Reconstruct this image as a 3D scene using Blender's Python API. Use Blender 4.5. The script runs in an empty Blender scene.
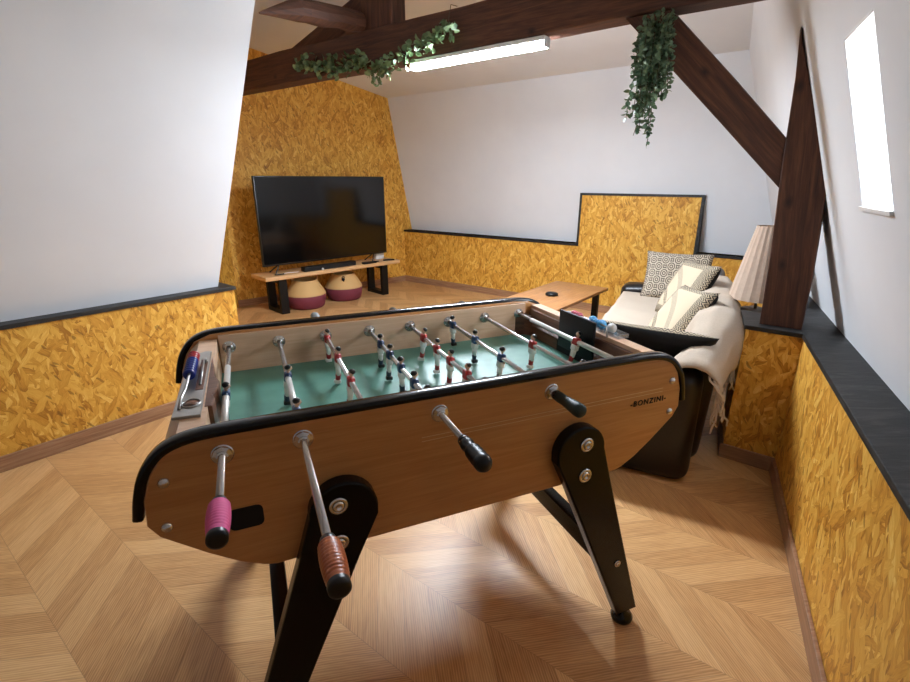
import bpy, bmesh, math, random
from mathutils import Vector, Matrix
random.seed(7)
C = bpy.context.scene.collection
V = Vector

# ---------------------------------------------------------------- camera
H_CAM, PITCH, ROLL, F_PX = 1.36, 0.321, 0.0015, 483.35
cam_data = bpy.data.cameras.new('camera')
cam_data.sensor_fit = 'HORIZONTAL'
cam_data.sensor_width = 36.0
cam_data.lens = F_PX * 36.0 / 910.0
cam_data.clip_start = 0.02
cam = bpy.data.objects.new('camera', cam_data)
C.objects.link(cam)
cam.rotation_mode = 'QUATERNION'
cam.rotation_quaternion = (Matrix.Rotation(math.pi / 2 - PITCH, 4, 'X') @ Matrix.Rotation(ROLL, 4, 'Z')).to_quaternion()
cam.location = (0, 0, H_CAM)
bpy.context.scene.camera = cam

# ---------------------------------------------------------------- light
def make_world(strength, col):
    w = bpy.data.worlds.new('sky')
    bpy.context.scene.world = w
    w.use_nodes = True
    b = w.node_tree.nodes['Background']
    b.inputs[0].default_value = (*col, 1)
    b.inputs[1].default_value = strength
make_world(40.0, (0.80, 0.90, 1.0))
LED_STRENGTH, LED_EDGE_STRENGTH = 430.0, 150.0     # diffuser of the batten under the beam: underside, edges
LED_COLOR = (0.90, 1.0, 1.12)
vs = bpy.context.scene.view_settings
vs.view_transform = 'Standard'
vs.look = 'None'
vs.exposure = 0.30
vs.gamma = 1.0
vs.use_curve_mapping = False

# ---------------------------------------------------------------- material helpers
def lin(r, g, b):
    f = lambda c: (c / 255 / 12.92) if c / 255 <= 0.04045 else ((c / 255 + 0.055) / 1.055) ** 2.4
    return (f(r), f(g), f(b), 1.0)

class NT:
    def __init__(self, name):
        self.m = bpy.data.materials.new(name)
        self.m.use_nodes = True
        self.t = self.m.node_tree
        self.bsdf = self.t.nodes['Principled BSDF']
        self.out = self.t.nodes['Material Output']
    def n(self, typ, **kw):
        nd = self.t.nodes.new(typ)
        for k, v in kw.items():
            setattr(nd, k, v)
        return nd
    def l(self, a, b):
        self.t.links.new(a, b)
    def math(self, op, a, b=None, c=None, clamp=False):
        nd = self.n('ShaderNodeMath', operation=op)
        nd.use_clamp = clamp
        for i, x in enumerate((a, b, c)):
            if x is None: continue
            if isinstance(x, (int, float)): nd.inputs[i].default_value = x
            else: self.l(x, nd.inputs[i])
        return nd.outputs[0]
    def mix(self, fac, a, b, blend='MIX'):
        nd = self.n('ShaderNodeMix', data_type='RGBA', blend_type=blend)
        for i, x in ((0, fac), (6, a), (7, b)):
            if isinstance(x, (int, float)): nd.inputs[i].default_value = x
            elif isinstance(x, tuple): nd.inputs[i].default_value = x
            else: self.l(x, nd.inputs[i])
        return nd.outputs[2]
    def ramp(self, fac, stops, interp='LINEAR'):
        nd = self.n('ShaderNodeValToRGB')
        nd.color_ramp.interpolation = interp
        e = nd.color_ramp.elements
        while len(e) > 1: e.remove(e[-1])
        e[0].position, e[0].color = stops[0]
        for p, c in stops[1:]:
            x = e.new(p); x.color = c
        self.l(fac, nd.inputs[0])
        return nd.outputs[0]
    def mapping(self, vec, loc=(0, 0, 0), rot=(0, 0, 0), scale=(1, 1, 1)):
        if rot != (0, 0, 0) and scale != (1, 1, 1):       # turn first, then stretch
            vec = self.mapping(vec, rot=rot); rot = (0, 0, 0)
        nd = self.n('ShaderNodeMapping')
        self.l(vec, nd.inputs[0])
        nd.inputs[1].default_value = loc; nd.inputs[2].default_value = rot; nd.inputs[3].default_value = scale
        return nd.outputs[0]
    def noise(self, vec, scale, detail=3, rough=0.5, dist=0.0):
        nd = self.n('ShaderNodeTexNoise')
        self.l(vec, nd.inputs['Vector'])
        nd.inputs['Scale'].default_value = scale; nd.inputs['Detail'].default_value = detail
        nd.inputs['Roughness'].default_value = rough; nd.inputs['Distortion'].default_value = dist
        return nd.outputs['Fac']
    def set(self, rough=0.5, metal=0.0, color=None, spec=None, coat=None, bump=None, bump_strength=0.3, bump_dist=0.002):
        b = self.bsdf
        if isinstance(rough, (int, float)): b.inputs['Roughness'].default_value = rough
        else: self.l(rough, b.inputs['Roughness'])
        b.inputs['Metallic'].default_value = metal
        if color is not None:
            if isinstance(color, tuple): b.inputs['Base Color'].default_value = color
            else: self.l(color, b.inputs['Base Color'])
        if spec is not None: b.inputs['Specular IOR Level'].default_value = spec
        if coat is not None:
            b.inputs['Coat Weight'].default_value = coat
            b.inputs['Coat Roughness'].default_value = 0.08
        if bump is not None:
            nd = self.n('ShaderNodeBump')
            nd.inputs['Strength'].default_value = bump_strength
            nd.inputs['Distance'].default_value = bump_dist
            self.l(bump, nd.inputs['Height']); self.l(nd.outputs[0], b.inputs['Normal'])
        return self.m

def plain(name, rgb, rough=0.5, metal=0.0, var=0.06, scale=40, spec=None, coat=None, bump=0.0):
    t = NT(name)
    tc = t.n('ShaderNodeTexCoord').outputs['Object']
    nz = t.noise(tc, scale, 3)
    a = lin(*rgb)
    lo = tuple(x * (1 - var) for x in a[:3]) + (1,)
    hi = tuple(min(1, x * (1 + var)) for x in a[:3]) + (1,)
    col = t.ramp(nz, [(0.3, lo), (0.7, hi)])
    return t.set(rough, metal, col, spec, coat, bump=nz if bump else None, bump_strength=bump)

def uvs(t):
    return t.n('ShaderNodeTexCoord').outputs['UV']

def osb():
    t = NT('oriented_strand_board')
    uv = uvs(t)
    warp = t.n('ShaderNodeTexNoise'); t.l(uv, warp.inputs['Vector']); warp.inputs['Scale'].default_value = 14; warp.inputs['Detail'].default_value = 2
    sub = t.n('ShaderNodeVectorMath', operation='SUBTRACT'); t.l(warp.outputs['Color'], sub.inputs[0]); sub.inputs[1].default_value = (.5, .5, .5)
    sc = t.n('ShaderNodeVectorMath', operation='SCALE'); t.l(sub.outputs[0], sc.inputs[0]); sc.inputs['Scale'].default_value = 0.03
    add = t.n('ShaderNodeVectorMath', operation='ADD'); t.l(uv, add.inputs[0]); t.l(sc.outputs[0], add.inputs[1])
    p = add.outputs[0]
    stops = [(0.0, lin(172, 116, 48)), (0.2, lin(204, 146, 66)), (0.45, lin(220, 166, 82)), (0.75, lin(232, 184, 100)), (0.93, lin(244, 208, 134)), (1.0, lin(250, 226, 164))]
    cur = None; hgt = None
    for i, (ang, s, dens) in enumerate([(1.5, 10, 0), (1.15, 11, 0.45), (1.95, 10, 0.5), (0.5, 13, 0.62), (2.6, 12, 0.66), (1.6, 14, 0.6), (0.9, 8, 0.75), (2.2, 9, 0.8), (1.4, 20, 0.84)]):
        m = t.mapping(p, loc=(i * 3.7, i * 1.9, 0), rot=(0, 0, ang), scale=(1, 4.2, 1))
        v = t.n('ShaderNodeTexVoronoi', voronoi_dimensions='2D', feature='F1'); v.inputs['Scale'].default_value = s
        t.l(m, v.inputs['Vector'])
        sep = t.n('ShaderNodeSeparateColor'); t.l(v.outputs['Color'], sep.inputs[0])
        fine = t.noise(t.mapping(p, rot=(0, 0, ang), scale=(1, 9, 1)), 30, 2)
        # every strand has its own tone and a slight roll-off across its width
        val = t.math('MULTIPLY_ADD', t.math('SUBTRACT', fine, 0.5), 0.7, t.math('MULTIPLY_ADD', sep.outputs[0], 0.75, 0.12), clamp=True)
        val = t.math('SUBTRACT', val, t.math('MULTIPLY', t.math('POWER', v.outputs['Distance'], 3), 0.5), clamp=True)
        col = t.ramp(val, stops)
        if cur is None:
            cur = col; hgt = sep.outputs[1]
        else:
            mask = t.math('GREATER_THAN', sep.outputs[2], dens)
            cur = t.mix(mask, cur, col)
            hgt = t.mix(mask, hgt, sep.outputs[1])
    dark = t.n('ShaderNodeTexVoronoi', voronoi_dimensions='2D'); dark.inputs['Scale'].default_value = 20
    t.l(t.mapping(p, rot=(0, 0, 1.0), scale=(1, 3.5, 1)), dark.inputs['Vector'])
    sd = t.n('ShaderNodeSeparateColor'); t.l(dark.outputs['Color'], sd.inputs[0])
    k = t.math('MULTIPLY', t.math('GREATER_THAN', sd.outputs[0], 0.965), t.math('LESS_THAN', dark.outputs['Distance'], 0.42))
    cur = t.mix(t.math('MULTIPLY', k, 0.6), cur, lin(120, 78, 36))
    cur = t.mix(1.0, cur, (1.0, 0.97, 0.66, 1), 'MULTIPLY')
    return t.set(0.5, 0, cur, spec=0.35, bump=hgt, bump_strength=0.2, bump_dist=0.0015)

def chevron():
    t = NT('oak_chevron_floor')
    ob = t.n('ShaderNodeTexCoord').outputs['Object']
    sp = t.n('ShaderNodeSeparateXYZ'); t.l(ob, sp.inputs[0])
    X, Y = sp.outputs[0], sp.outputs[1]
    a = math.radians(-37.5); dx, dy = math.cos(a), math.sin(a)
    s = t.math('ADD', t.math('MULTIPLY', X, dx), t.math('MULTIPLY', Y, dy))
    q = t.math('ADD', t.math('MULTIPLY', X, -dy), t.math('MULTIPLY', Y, dx))
    w = 0.2845
    tt = t.math('DIVIDE', t.math('SUBTRACT', q, 0.156), w)
    colm = t.math('FLOOR', tt)
    fr = t.math('SUBTRACT', tt, colm)
    pp = t.math('MULTIPLY', t.math('PINGPONG', tt, 1.0), w)
    v = t.math('DIVIDE', t.math('ADD', s, pp), 0.122)
    pi = t.math('FLOOR', v)
    fv = t.math('SUBTRACT', v, pi)
    cmb = t.n('ShaderNodeCombineXYZ'); t.l(colm, cmb.inputs[0]); t.l(pi, cmb.inputs[1])
    wn = t.n('ShaderNodeTexWhiteNoise', noise_dimensions='2D'); t.l(cmb.outputs[0], wn.inputs['Vector'])
    rnd = wn.outputs['Value']
    # grain: along plank = fr, across = fv
    g = t.n('ShaderNodeCombineXYZ')
    t.l(t.math('ADD', t.math('MULTIPLY', fr, 0.42), t.math('MULTIPLY', rnd, 37)), g.inputs[0])
    t.l(t.math('ADD', t.math('MULTIPLY', fv, 0.085), t.math('MULTIPLY', rnd, 11)), g.inputs[1])
    gn = t.noise(t.mapping(g.outputs[0], scale=(1.6, 16, 1)), 5, 5, 0.6, 0.6)
    fine = t.noise(t.mapping(g.outputs[0], scale=(4, 90, 1)), 4, 3, 0.6)
    wv = t.n('ShaderNodeTexWave', wave_type='RINGS', rings_direction='Z'); t.l(t.mapping(g.outputs[0], scale=(0.9, 9, 1)), wv.inputs['Vector'])
    wv.inputs['Scale'].default_value = 5; wv.inputs['Distortion'].default_value = 5; wv.inputs['Detail'].default_value = 2
    f = t.math('ADD', t.math('MULTIPLY', gn, 0.5), t.math('MULTIPLY', fine, 0.3))
    f = t.math('ADD', f, t.math('MULTIPLY', wv.outputs['Fac'], 0.22))
    f = t.math('ADD', f, t.math('MULTIPLY', t.math('SUBTRACT', rnd, 0.5), 0.30))
    col = t.ramp(f, [(0.18, lin(158, 110, 66)), (0.42, lin(194, 146, 94)), (0.62, lin(214, 168, 114)), (0.85, lin(228, 188, 134))])
    ev = t.math('MULTIPLY', t.math('MINIMUM', fv, t.math('SUBTRACT', 1.0, fv)), 60, clamp=True)
    ec = t.math('MULTIPLY', t.math('MINIMUM', fr, t.math('SUBTRACT', 1.0, fr)), 170, clamp=True)
    e = t.math('MINIMUM', ev, ec)
    col = t.mix(t.math('MULTIPLY_ADD', e, 0.45, 0.55), lin(112, 78, 52), col)
    rg = t.math('MULTIPLY_ADD', fine, 0.12, 0.29)
    return t.set(rg, 0, col, spec=0.4, bump=t.math('ADD', e, t.math('MULTIPLY', fine, 0.4)), bump_strength=0.15, bump_dist=0.001)

def wood(name, c1, c2, c3, sx=1.2, sy=14, rough=0.45, coat=None, scale=4, bump=0.15, knots=False):
    t = NT(name)
    uv = uvs(t)
    info = t.n('ShaderNodeObjectInfo')
    off = t.n('ShaderNodeCombineXYZ'); t.l(t.math('MULTIPLY', info.outputs['Random'], 13.0), off.inputs[0])
    ad = t.n('ShaderNodeVectorMath', operation='ADD'); t.l(uv, ad.inputs[0]); t.l(off.outputs[0], ad.inputs[1])
    m = t.mapping(ad.outputs[0], scale=(sx, sy, 1))
    n1 = t.noise(m, scale, 6, 0.6, 0.8)
    n2 = t.noise(t.mapping(ad.outputs[0], scale=(sx * 3, sy * 7, 1)), scale, 3, 0.6)
    f = t.math('ADD', t.math('MULTIPLY', n1, 0.7), t.math('MULTIPLY', n2, 0.3))
    col = t.ramp(f, [(0.32, lin(*c1)), (0.5, lin(*c2)), (0.68, lin(*c3))])
    if knots:
        vo = t.n('ShaderNodeTexVoronoi', voronoi_dimensions='2D'); vo.inputs['Scale'].default_value = 1.9
        t.l(t.mapping(ad.outputs[0], scale=(1, 1.6, 1)), vo.inputs['Vector'])
        k = t.math('SUBTRACT', 1.0, t.math('MULTIPLY', vo.outputs['Distance'], 15), clamp=True)
        col = t.mix(k, col, lin(30, 16, 10))
    return t.set(rough, 0, col, coat=coat, bump=f, bump_strength=bump, bump_dist=0.003)

def glow(name, col, strength):
    t = NT(name)
    t.bsdf.inputs['Emission Color'].default_value = (*col, 1)
    t.bsdf.inputs['Emission Strength'].default_value = strength
    t.bsdf.inputs['Base Color'].default_value = (0.9, 0.9, 0.9, 1)
    return t.m

def clear_glass(name, tint=(1, 1, 1), fac=0.08, rough=0.03):
    t = NT(name)
    tr = t.n('ShaderNodeBsdfTransparent'); tr.inputs[0].default_value = (*tint, 1)
    gl = t.n('ShaderNodeBsdfGlossy'); gl.inputs['Roughness'].default_value = rough
    mx = t.n('ShaderNodeMixShader'); mx.inputs[0].default_value = fac
    t.l(tr.outputs[0], mx.inputs[1]); t.l(gl.outputs[0], mx.inputs[2]); t.l(mx.outputs[0], t.out.inputs[0])
    return t.m

def plaster():
    t = NT('white_plaster')
    tc = t.n('ShaderNodeTexCoord').outputs['Object']
    n1 = t.noise(tc, 1.3, 4, 0.55)
    n2 = t.noise(tc, 60, 3, 0.6)
    col = t.ramp(n1, [(0.3, lin(220, 222, 226)), (0.7, lin(229, 231, 234))])
    return t.set(0.85, 0, col, spec=0.2, bump=n2, bump_strength=0.08, bump_dist=0.002)

def hexcloth():
    t = NT('geometric_woven_cloth')
    uv = uvs(t)
    m = t.mapping(uv, scale=(1, 0.8, 1))
    v = t.n('ShaderNodeTexVoronoi', voronoi_dimensions='2D'); v.inputs['Scale'].default_value = 15; v.inputs['Randomness'].default_value = 0.0
    sk = t.n('ShaderNodeMapping'); t.l(m, sk.inputs[0]); sk.inputs[2].default_value = (0, 0, 0.78)
    t.l(sk.outputs[0], v.inputs['Vector'])
    r = t.math('SINE', t.math('MULTIPLY', v.outputs['Distance'], 30))
    col = t.mix(t.math('MULTIPLY_ADD', r, 3.0, 0.5, clamp=True), lin(70, 58, 48), lin(196, 182, 162))
    return t.set(0.9, 0, col, bump=t.noise(uv, 180, 2), bump_strength=0.4)

def arcs():
    # cream cloth with grey banded arcs and a zigzag border
    t = NT('cream_patterned_cloth')
    uv = uvs(t)
    sp = t.n('ShaderNodeSeparateXYZ'); t.l(uv, sp.inputs[0])
    U, Vv = sp.outputs[0], sp.outputs[1]
    r = t.math('POWER', t.math('ADD', t.math('POWER', t.math('ADD', U, 0.30), 2), t.math('POWER', t.math('ADD', Vv, 0.30), 2)), 0.5)
    fz = t.noise(uv, 120, 2)
    def band(lo, hi):
        return t.math('MULTIPLY', t.math('GREATER_THAN', r, lo), t.math('LESS_THAN', r, hi))
    b1 = band(0.42, 0.47)
    b2 = band(0.28, 0.31)
    speck = t.math('GREATER_THAN', t.math('ADD', fz, t.math('MULTIPLY', t.math('SINE', t.math('MULTIPLY', r, 700)), 0.15)), 0.5)
    base = lin(196, 180, 154)
    col = t.mix(t.math('MULTIPLY', b1, t.math('MULTIPLY_ADD', speck, 0.4, 0.3)), base, lin(140, 130, 114))
    col = t.mix(t.math('MULTIPLY', b2, speck), col, lin(60, 52, 46))
    # border zigzag
    au = t.math('ABSOLUTE', U); av = t.math('ABSOLUTE', Vv)
    mx = t.math('MAXIMUM', au, av)
    mn = t.math('MINIMUM', au, av)
    zz = t.math('PINGPONG', mn, 0.014)
    d = t.math('SUBTRACT', mx, 0.155)
    k = t.math('SINE', t.math('MULTIPLY', t.math('SUBTRACT', d, zz), 500))
    inb = t.math('GREATER_THAN', d, 0.0)
    col = t.mix(t.math('MULTIPLY', inb, t.math('MULTIPLY_ADD', k, 3, 0.5, clamp=True)), col, lin(48, 42, 38))
    return t.set(0.95, 0, col, bump=fz, bump_strength=0.4)

def basket_straw():
    t = NT('woven_straw')
    tc = t.n('ShaderNodeTexCoord').outputs['Object']
    sp = t.n('ShaderNodeSeparateXYZ'); t.l(tc, sp.inputs[0])
    ang = t.math('ARCTAN2', sp.outputs[1], sp.outputs[0])
    a = t.math('SINE', t.math('MULTIPLY', ang, 60)); b = t.math('SINE', t.math('MULTIPLY', sp.outputs[2], 420))
    w = t.math('MULTIPLY', a, b)
    col = t.mix(t.math('MULTIPLY_ADD', w, 0.4, 0.5), lin(186, 142, 84), lin(226, 190, 130))
    return t.set(0.75, 0, col, bump=w, bump_strength=0.4)

def ledge_black():
    t = NT('black_stained_board')
    uv = uvs(t)
    n1 = t.noise(t.mapping(uv, scale=(1, 5, 1)), 5, 6, 0.65, 1.2)
    col = t.ramp(n1, [(0.3, lin(13, 12, 12)), (0.5, lin(30, 29, 28)), (0.72, lin(66, 64, 62))])
    return t.set(0.55, 0, col, bump=n1, bump_strength=0.5, bump_dist=0.004)

def felt_field():
    t = NT('green_pitch')
    tc = t.n('ShaderNodeTexCoord').outputs['Object']
    n1 = t.noise(tc, 14, 4)
    col = t.ramp(n1, [(0.3, lin(84, 138, 122)), (0.7, lin(100, 154, 138))])
    return t.set(0.36, 0, col, spec=0.4)

def leaf_mat(name, a, b):
    t = NT(name)
    tc = t.n('ShaderNodeTexCoord').outputs['Object']
    n1 = t.noise(tc, 30, 2)
    col = t.ramp(n1, [(0.3, lin(*a)), (0.7, lin(*b))])
    t.bsdf.inputs['Subsurface Weight'].default_value = 0.0
    return t.set(0.5, 0, col)

M = dict(
    plaster=plaster(), osb=osb(), floor=chevron(), ledge=ledge_black(),
    skirting=wood('oak_skirting', (128, 92, 66), (160, 120, 90), (184, 144, 110), 1, 20),
    beam=wood('dark_old_timber', (48, 28, 19), (80, 47, 32), (108, 68, 47), 0.8, 12, 0.72, bump=0.6, knots=True),
    table=wood('varnished_beech', (186, 124, 70), (200, 140, 84), (211, 154, 96), 1.0, 16, 0.3, coat=0.35, bump=0.03),
    table_in=wood('pale_beech', (206, 166, 134), (218, 180, 148), (228, 194, 164), 1.0, 12, 0.4, bump=0.03),
    table_dark=wood('brown_end_block', (70, 40, 26), (104, 64, 42), (130, 84, 58), 1.0, 14, 0.4),
    bench=wood('bench_oak', (196, 148, 98), (214, 170, 120), (228, 188, 140), 1.0, 16, 0.45),
    coffee=wood('coffee_table_oak', (138, 92, 52), (168, 116, 70), (188, 138, 88), 1.0, 14, 0.4),
    black_gloss=plain('black_rubber', (6, 6, 7), 0.2, spec=0.4),
    black_leg=plain('black_lacquer', (9, 8, 8), 0.25, spec=0.25),
    black_satin=plain('black_plastic', (10, 10, 11), 0.45, spec=0.3),
    void=plain('dark_recess', (8, 7, 7), 0.8),
    chrome=plain('chrome_steel', (222, 221, 220), 0.26, 1.0, 0.03),
    steel=plain('brushed_aluminium', (176, 174, 170), 0.34, 1.0, 0.06),
    rod_white=plain('polished_rod_sleeve', (222, 220, 216), 0.3, 0.4, 0.03),
    field=felt_field(),
    line=plain('pale_engraved_line', (226, 190, 146), 0.5),
    grip_pink=plain('pink_grip_tape', (226, 96, 150), 0.7, bump=0.3),
    grip_wood=wood('turned_grip_wood', (150, 76, 40), (184, 100, 58), (206, 124, 76), 1, 30, 0.35),
    grip_black=plain('black_grip', (18, 18, 18), 0.35),
    grip_green=plain('dark_green_grip', (34, 50, 44), 0.45),
    grip_grey=plain('grey_grip', (120, 122, 120), 0.5),
    skin=plain('figure_skin', (216, 180, 154), 0.4), hair=plain('figure_hair', (14, 12, 12), 0.35),
    red=plain('red_shirt', (176, 34, 34), 0.35), blue=plain('blue_shirt', (30, 62, 104), 0.35),
    white_p=plain('white_kit', (232, 230, 226), 0.35), red_sock=plain('red_sock', (160, 34, 34), 0.35),
    blue_sock=plain('blue_sock', (34, 50, 74), 0.35),
    bead_blue=plain('blue_bead', (24, 46, 132), 0.3), bead_red=plain('red_bead', (176, 30, 34), 0.3),
    bead_pink=plain('pink_bead', (226, 110, 130), 0.3), ball_blue=plain('pale_blue_ball', (80, 170, 226), 0.3),
    ball_white=plain('white_ball', (232, 236, 238), 0.25),
    leather=plain('dark_leather', (24, 18, 17), 0.36, var=0.2, bump=0.15, scale=60),
    throw=plain('cream_throw', (188, 172, 154), 0.95, var=0.05, bump=0.4, scale=160),
    pillow_black=plain('black_cloth', (14, 12, 12), 0.95, scale=150, bump=0.4),
    hexcloth=hexcloth(), arcs=arcs(),
    shade=plain('pleated_lamp_cloth', (190, 166, 146), 0.9, bump=0.2),
    lamp_white=plain('lamp_stand_white', (196, 190, 182), 0.5),
    tv=plain('black_glossy_screen', (7, 7, 8), 0.12, var=0.0, spec=0.5),
    tv_body=plain('tv_frame_black', (10, 10, 11), 0.35),
    straw=basket_straw(), plum=plain('plum_weave', (116, 44, 58), 0.8, bump=0.4, scale=120),
    white_plastic=plain('white_plastic', (225, 225, 225), 0.4),
    eucalyptus=leaf_mat('eucalyptus_leaf', (70, 96, 62), (124, 146, 100)),
    ivy=leaf_mat('ivy_leaf', (58, 86, 62), (122, 146, 112)),
    stem=plain('brown_stem', (74, 60, 40), 0.7),
    led=glow('lit_tube', LED_COLOR, LED_STRENGTH),
    led_edge=glow('lit_diffuser_edge', LED_COLOR, LED_EDGE_STRENGTH),
    glass=clear_glass('window_glass', (0.98, 1, 1), 0.05), tray=clear_glass('clear_tray', (0.93, 0.97, 1.0), 0.3, 0.25),
    frame_white=plain('window_frame_white', (226, 226, 226), 0.5),
    rug=None,
)

# ---------------------------------------------------------------- mesh helpers
def auto_uv(bm):
    uvl = bm.loops.layers.uv.verify()
    for f in bm.faces:
        n = f.normal
        if abs(n.z) > 0.75:
            for lo in f.loops: lo[uvl].uv = (lo.vert.co.x, lo.vert.co.y)
        else:
            u = V((-n.y, n.x, 0)).normalized() if (abs(n.x) + abs(n.y)) > 1e-6 else V((1, 0, 0))
            for lo in f.loops: lo[uvl].uv = (lo.vert.co.dot(u), lo.vert.co.z)

class MB:
    """collects shapes into one mesh; several materials via slots"""
    def __init__(self):
        self.bm = bmesh.new(); self.mats = []; self.cur = 0; self.custom_uv = False
    def mat(self, m):
        if m not in self.mats: self.mats.append(m)
        self.cur = self.mats.index(m); return self
    def _tag(self, faces, smooth=False):
        for f in faces:
            f.material_index = self.cur; f.smooth = smooth
    def box(self, lo, hi, mtx=None, bevel=0.0, seg=2):
        b = bmesh.new(); bmesh.ops.create_cube(b, size=1)
        for v in b.verts:
            v.co = V([(lo[i] + hi[i]) / 2 + v.co[i] * (hi[i] - lo[i]) for i in range(3)])
        if bevel > 0:
            bmesh.ops.bevel(b, geom=b.edges[:], offset=bevel, segments=seg, profile=0.5, affect='EDGES')
        return self._merge(b, mtx, bevel > 0 and seg > 1)
    def _merge(self, b, mtx=None, smooth=False):
        if mtx is not None: bmesh.ops.transform(b, matrix=mtx, verts=b.verts)
        vm = {v: self.bm.verts.new(v.co) for v in b.verts}
        fs = []
        for f in b.faces:
            try: fs.append(self.bm.faces.new([vm[v] for v in f.verts]))
            except ValueError: pass
        self._tag(fs, smooth); b.free(); return self
    def prism(self, poly, axis_a, axis_b, axis_n, origin, depth, bevel=0.0, smooth=False, seg=2):
        """poly of (a,b) extruded along axis_n from origin by depth"""
        A, B, N, O = V(axis_a), V(axis_b), V(axis_n), V(origin)
        b = bmesh.new()
        v0 = [b.verts.new(O + A * p[0] + B * p[1]) for p in poly]
        v1 = [b.verts.new(O + A * p[0] + B * p[1] + N * depth) for p in poly]
        b.faces.new(v0); b.faces.new(list(reversed(v1)))
        n = len(poly)
        for i in range(n):
            b.faces.new([v0[(i + 1) % n], v0[i], v1[i], v1[(i + 1) % n]])
        bmesh.ops.recalc_face_normals(b, faces=b.faces)
        if bevel > 0:
            caps = set(v0), set(v1)
            ed = [e for e in b.edges if (e.verts[0] in caps[0] and e.verts[1] in caps[0]) or (e.verts[0] in caps[1] and e.verts[1] in caps[1])]
            bmesh.ops.bevel(b, geom=ed, offset=bevel, segments=seg, profile=0.5, affect='EDGES')
        return self._merge(b, None, smooth)
    def tube(self, pts, r, seg=10, cap=True, smooth=True, ratio=1.0, up=None):
        pts = [V(p) for p in pts]; n = len(pts)
        rr = r if isinstance(r, (list, tuple)) else [r] * n
        rings = []
        prev = None
        for i, p in enumerate(pts):
            d = (pts[min(i + 1, n - 1)] - pts[max(i - 1, 0)])
            if d.length < 1e-9: d = V((0, 0, 1))
            d.normalize()
            if prev is None:
                a = V(up) if up else (V((0, 0, 1)) if abs(d.z) < 0.9 else V((1, 0, 0)))
                x = d.cross(a).normalized()
            else:
                x = (prev - d * prev.dot(d)).normalized()
            prev = x; y = d.cross(x)
            rings.append([self.bm.verts.new(p + x * math.cos(k / seg * 2 * math.pi) * rr[i] + y * math.sin(k / seg * 2 * math.pi) * rr[i] * ratio) for k in range(seg)])
        fs = []
        for i in range(n - 1):
            for k in range(seg):
                fs.append(self.bm.faces.new([rings[i][k], rings[i][(k + 1) % seg], rings[i + 1][(k + 1) % seg], rings[i + 1][k]]))
        self._tag(fs, smooth)
        if cap:
            cf = [self.bm.faces.new(list(reversed(rings[0]))), self.bm.faces.new(rings[-1])]
            self._tag(cf, False)
        return self
    def lathe(self, prof, origin=(0, 0, 0), axis=(0, 0, 1), seg=24, smooth=True):
        """prof list of (r, h)"""
        ax = V(axis).normalized(); x = ax.orthogonal().normalized(); y = ax.cross(x); O = V(origin)
        rings = []
        for r, h in prof:
            if r < 1e-6: rings.append([self.bm.verts.new(O + ax * h)])
            else: rings.append([self.bm.verts.new(O + ax * h + (x * math.cos(k / seg * 2 * math.pi) + y * math.sin(k / seg * 2 * math.pi)) * r) for k in range(seg)])
        fs = []
        for a, b in zip(rings, rings[1:]):
            for k in range(seg):
                k2 = (k + 1) % seg
                if len(a) == 1 and len(b) == 1: continue
                if len(a) == 1: q = [a[0], b[k2], b[k]]
                elif len(b) == 1: q = [a[k], a[k2], b[0]]
                else: q = [a[k], a[k2], b[k2], b[k]]
                fs.append(self.bm.faces.new(q))
        self._tag(fs, smooth)
        return self
    def ball(self, c, r, seg=14, sc=(1, 1, 1)):
        b = bmesh.new(); bmesh.ops.create_uvsphere(b, u_segments=seg, v_segments=max(6, seg // 2), radius=r)
        return self._merge(b, Matrix.Translation(V(c)) @ Matrix.Diagonal((*sc, 1)), True)
    def face(self, pts, smooth=False):
        self._tag([self.bm.faces.new([self.bm.verts.new(V(p)) for p in pts])], smooth); return self
    def build(self, name, material=None, parent=None, weld=False):
        if weld: bmesh.ops.remove_doubles(self.bm, verts=self.bm.verts, dist=1e-5)
        self.bm.normal_update()
        if not self.custom_uv: auto_uv(self.bm)
        me = bpy.data.meshes.new(name); self.bm.to_mesh(me); self.bm.free()
        for m in (self.mats or [material]): me.materials.append(m)
        o = bpy.data.objects.new(name, me); C.objects.link(o)
        if parent is not None: o.parent = parent
        return o

def tag(o, label=None, cat=None, group=None, kind=None):
    if label: o['label'] = label
    if cat: o['category'] = cat
    if group: o['group'] = group
    if kind: o['kind'] = kind
    return o
def thing(name, label, cat, loc=(0, 0, 0), rz=0.0, group=None):
    o = bpy.data.objects.new(name, None); C.objects.link(o)
    o.location = loc; o.rotation_euler = (0, 0, rz); o.empty_display_size = 0.1
    return tag(o, label, cat, group)
def struct(mb, name, material=None, parent=None):
    o = mb.build(name, material, parent); o['kind'] = 'structure'; return o
def d2(a): return V((math.cos(a), math.sin(a), 0))
Z = V((0, 0, 1))

# ================================================================ SETTING
H = 0.71
# floor
mb = MB(); mb.box((-7.5, -3.6, -0.12), (4.2, 8.4, 0.0)); struct(mb, 'floor', M['floor'])

# --- right side: knee wall, ledge, mansard slope with the window
rd = V((0.447, 0.894, 0)).normalized(); rno = V((0.894, -0.447, 0)).normalized()   # along, outward
R0 = V((1.565, 2.062, 0))                       # corner of the stub and the knee wall
def R(a, n, z=0): return R0 + rd * a + rno * n + Z * z
mb = MB()
mb.prism([(-5.3, 0), (2.6, 0), (2.6, 0.5), (-5.3, 0.5)], rd, rno, Z, R0, H - 0.02)
struct(mb, 'wall_right', M['osb'])
mb = MB(); mb.prism([(-5.3, -0.008), (2.6, -0.008), (2.6, 0.26), (-5.3, 0.26)], rd, rno, Z, R0 + Z * (H - 0.02), 0.022, bevel=0.002)
struct(mb, 'trim_1', M['ledge'])
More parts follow.
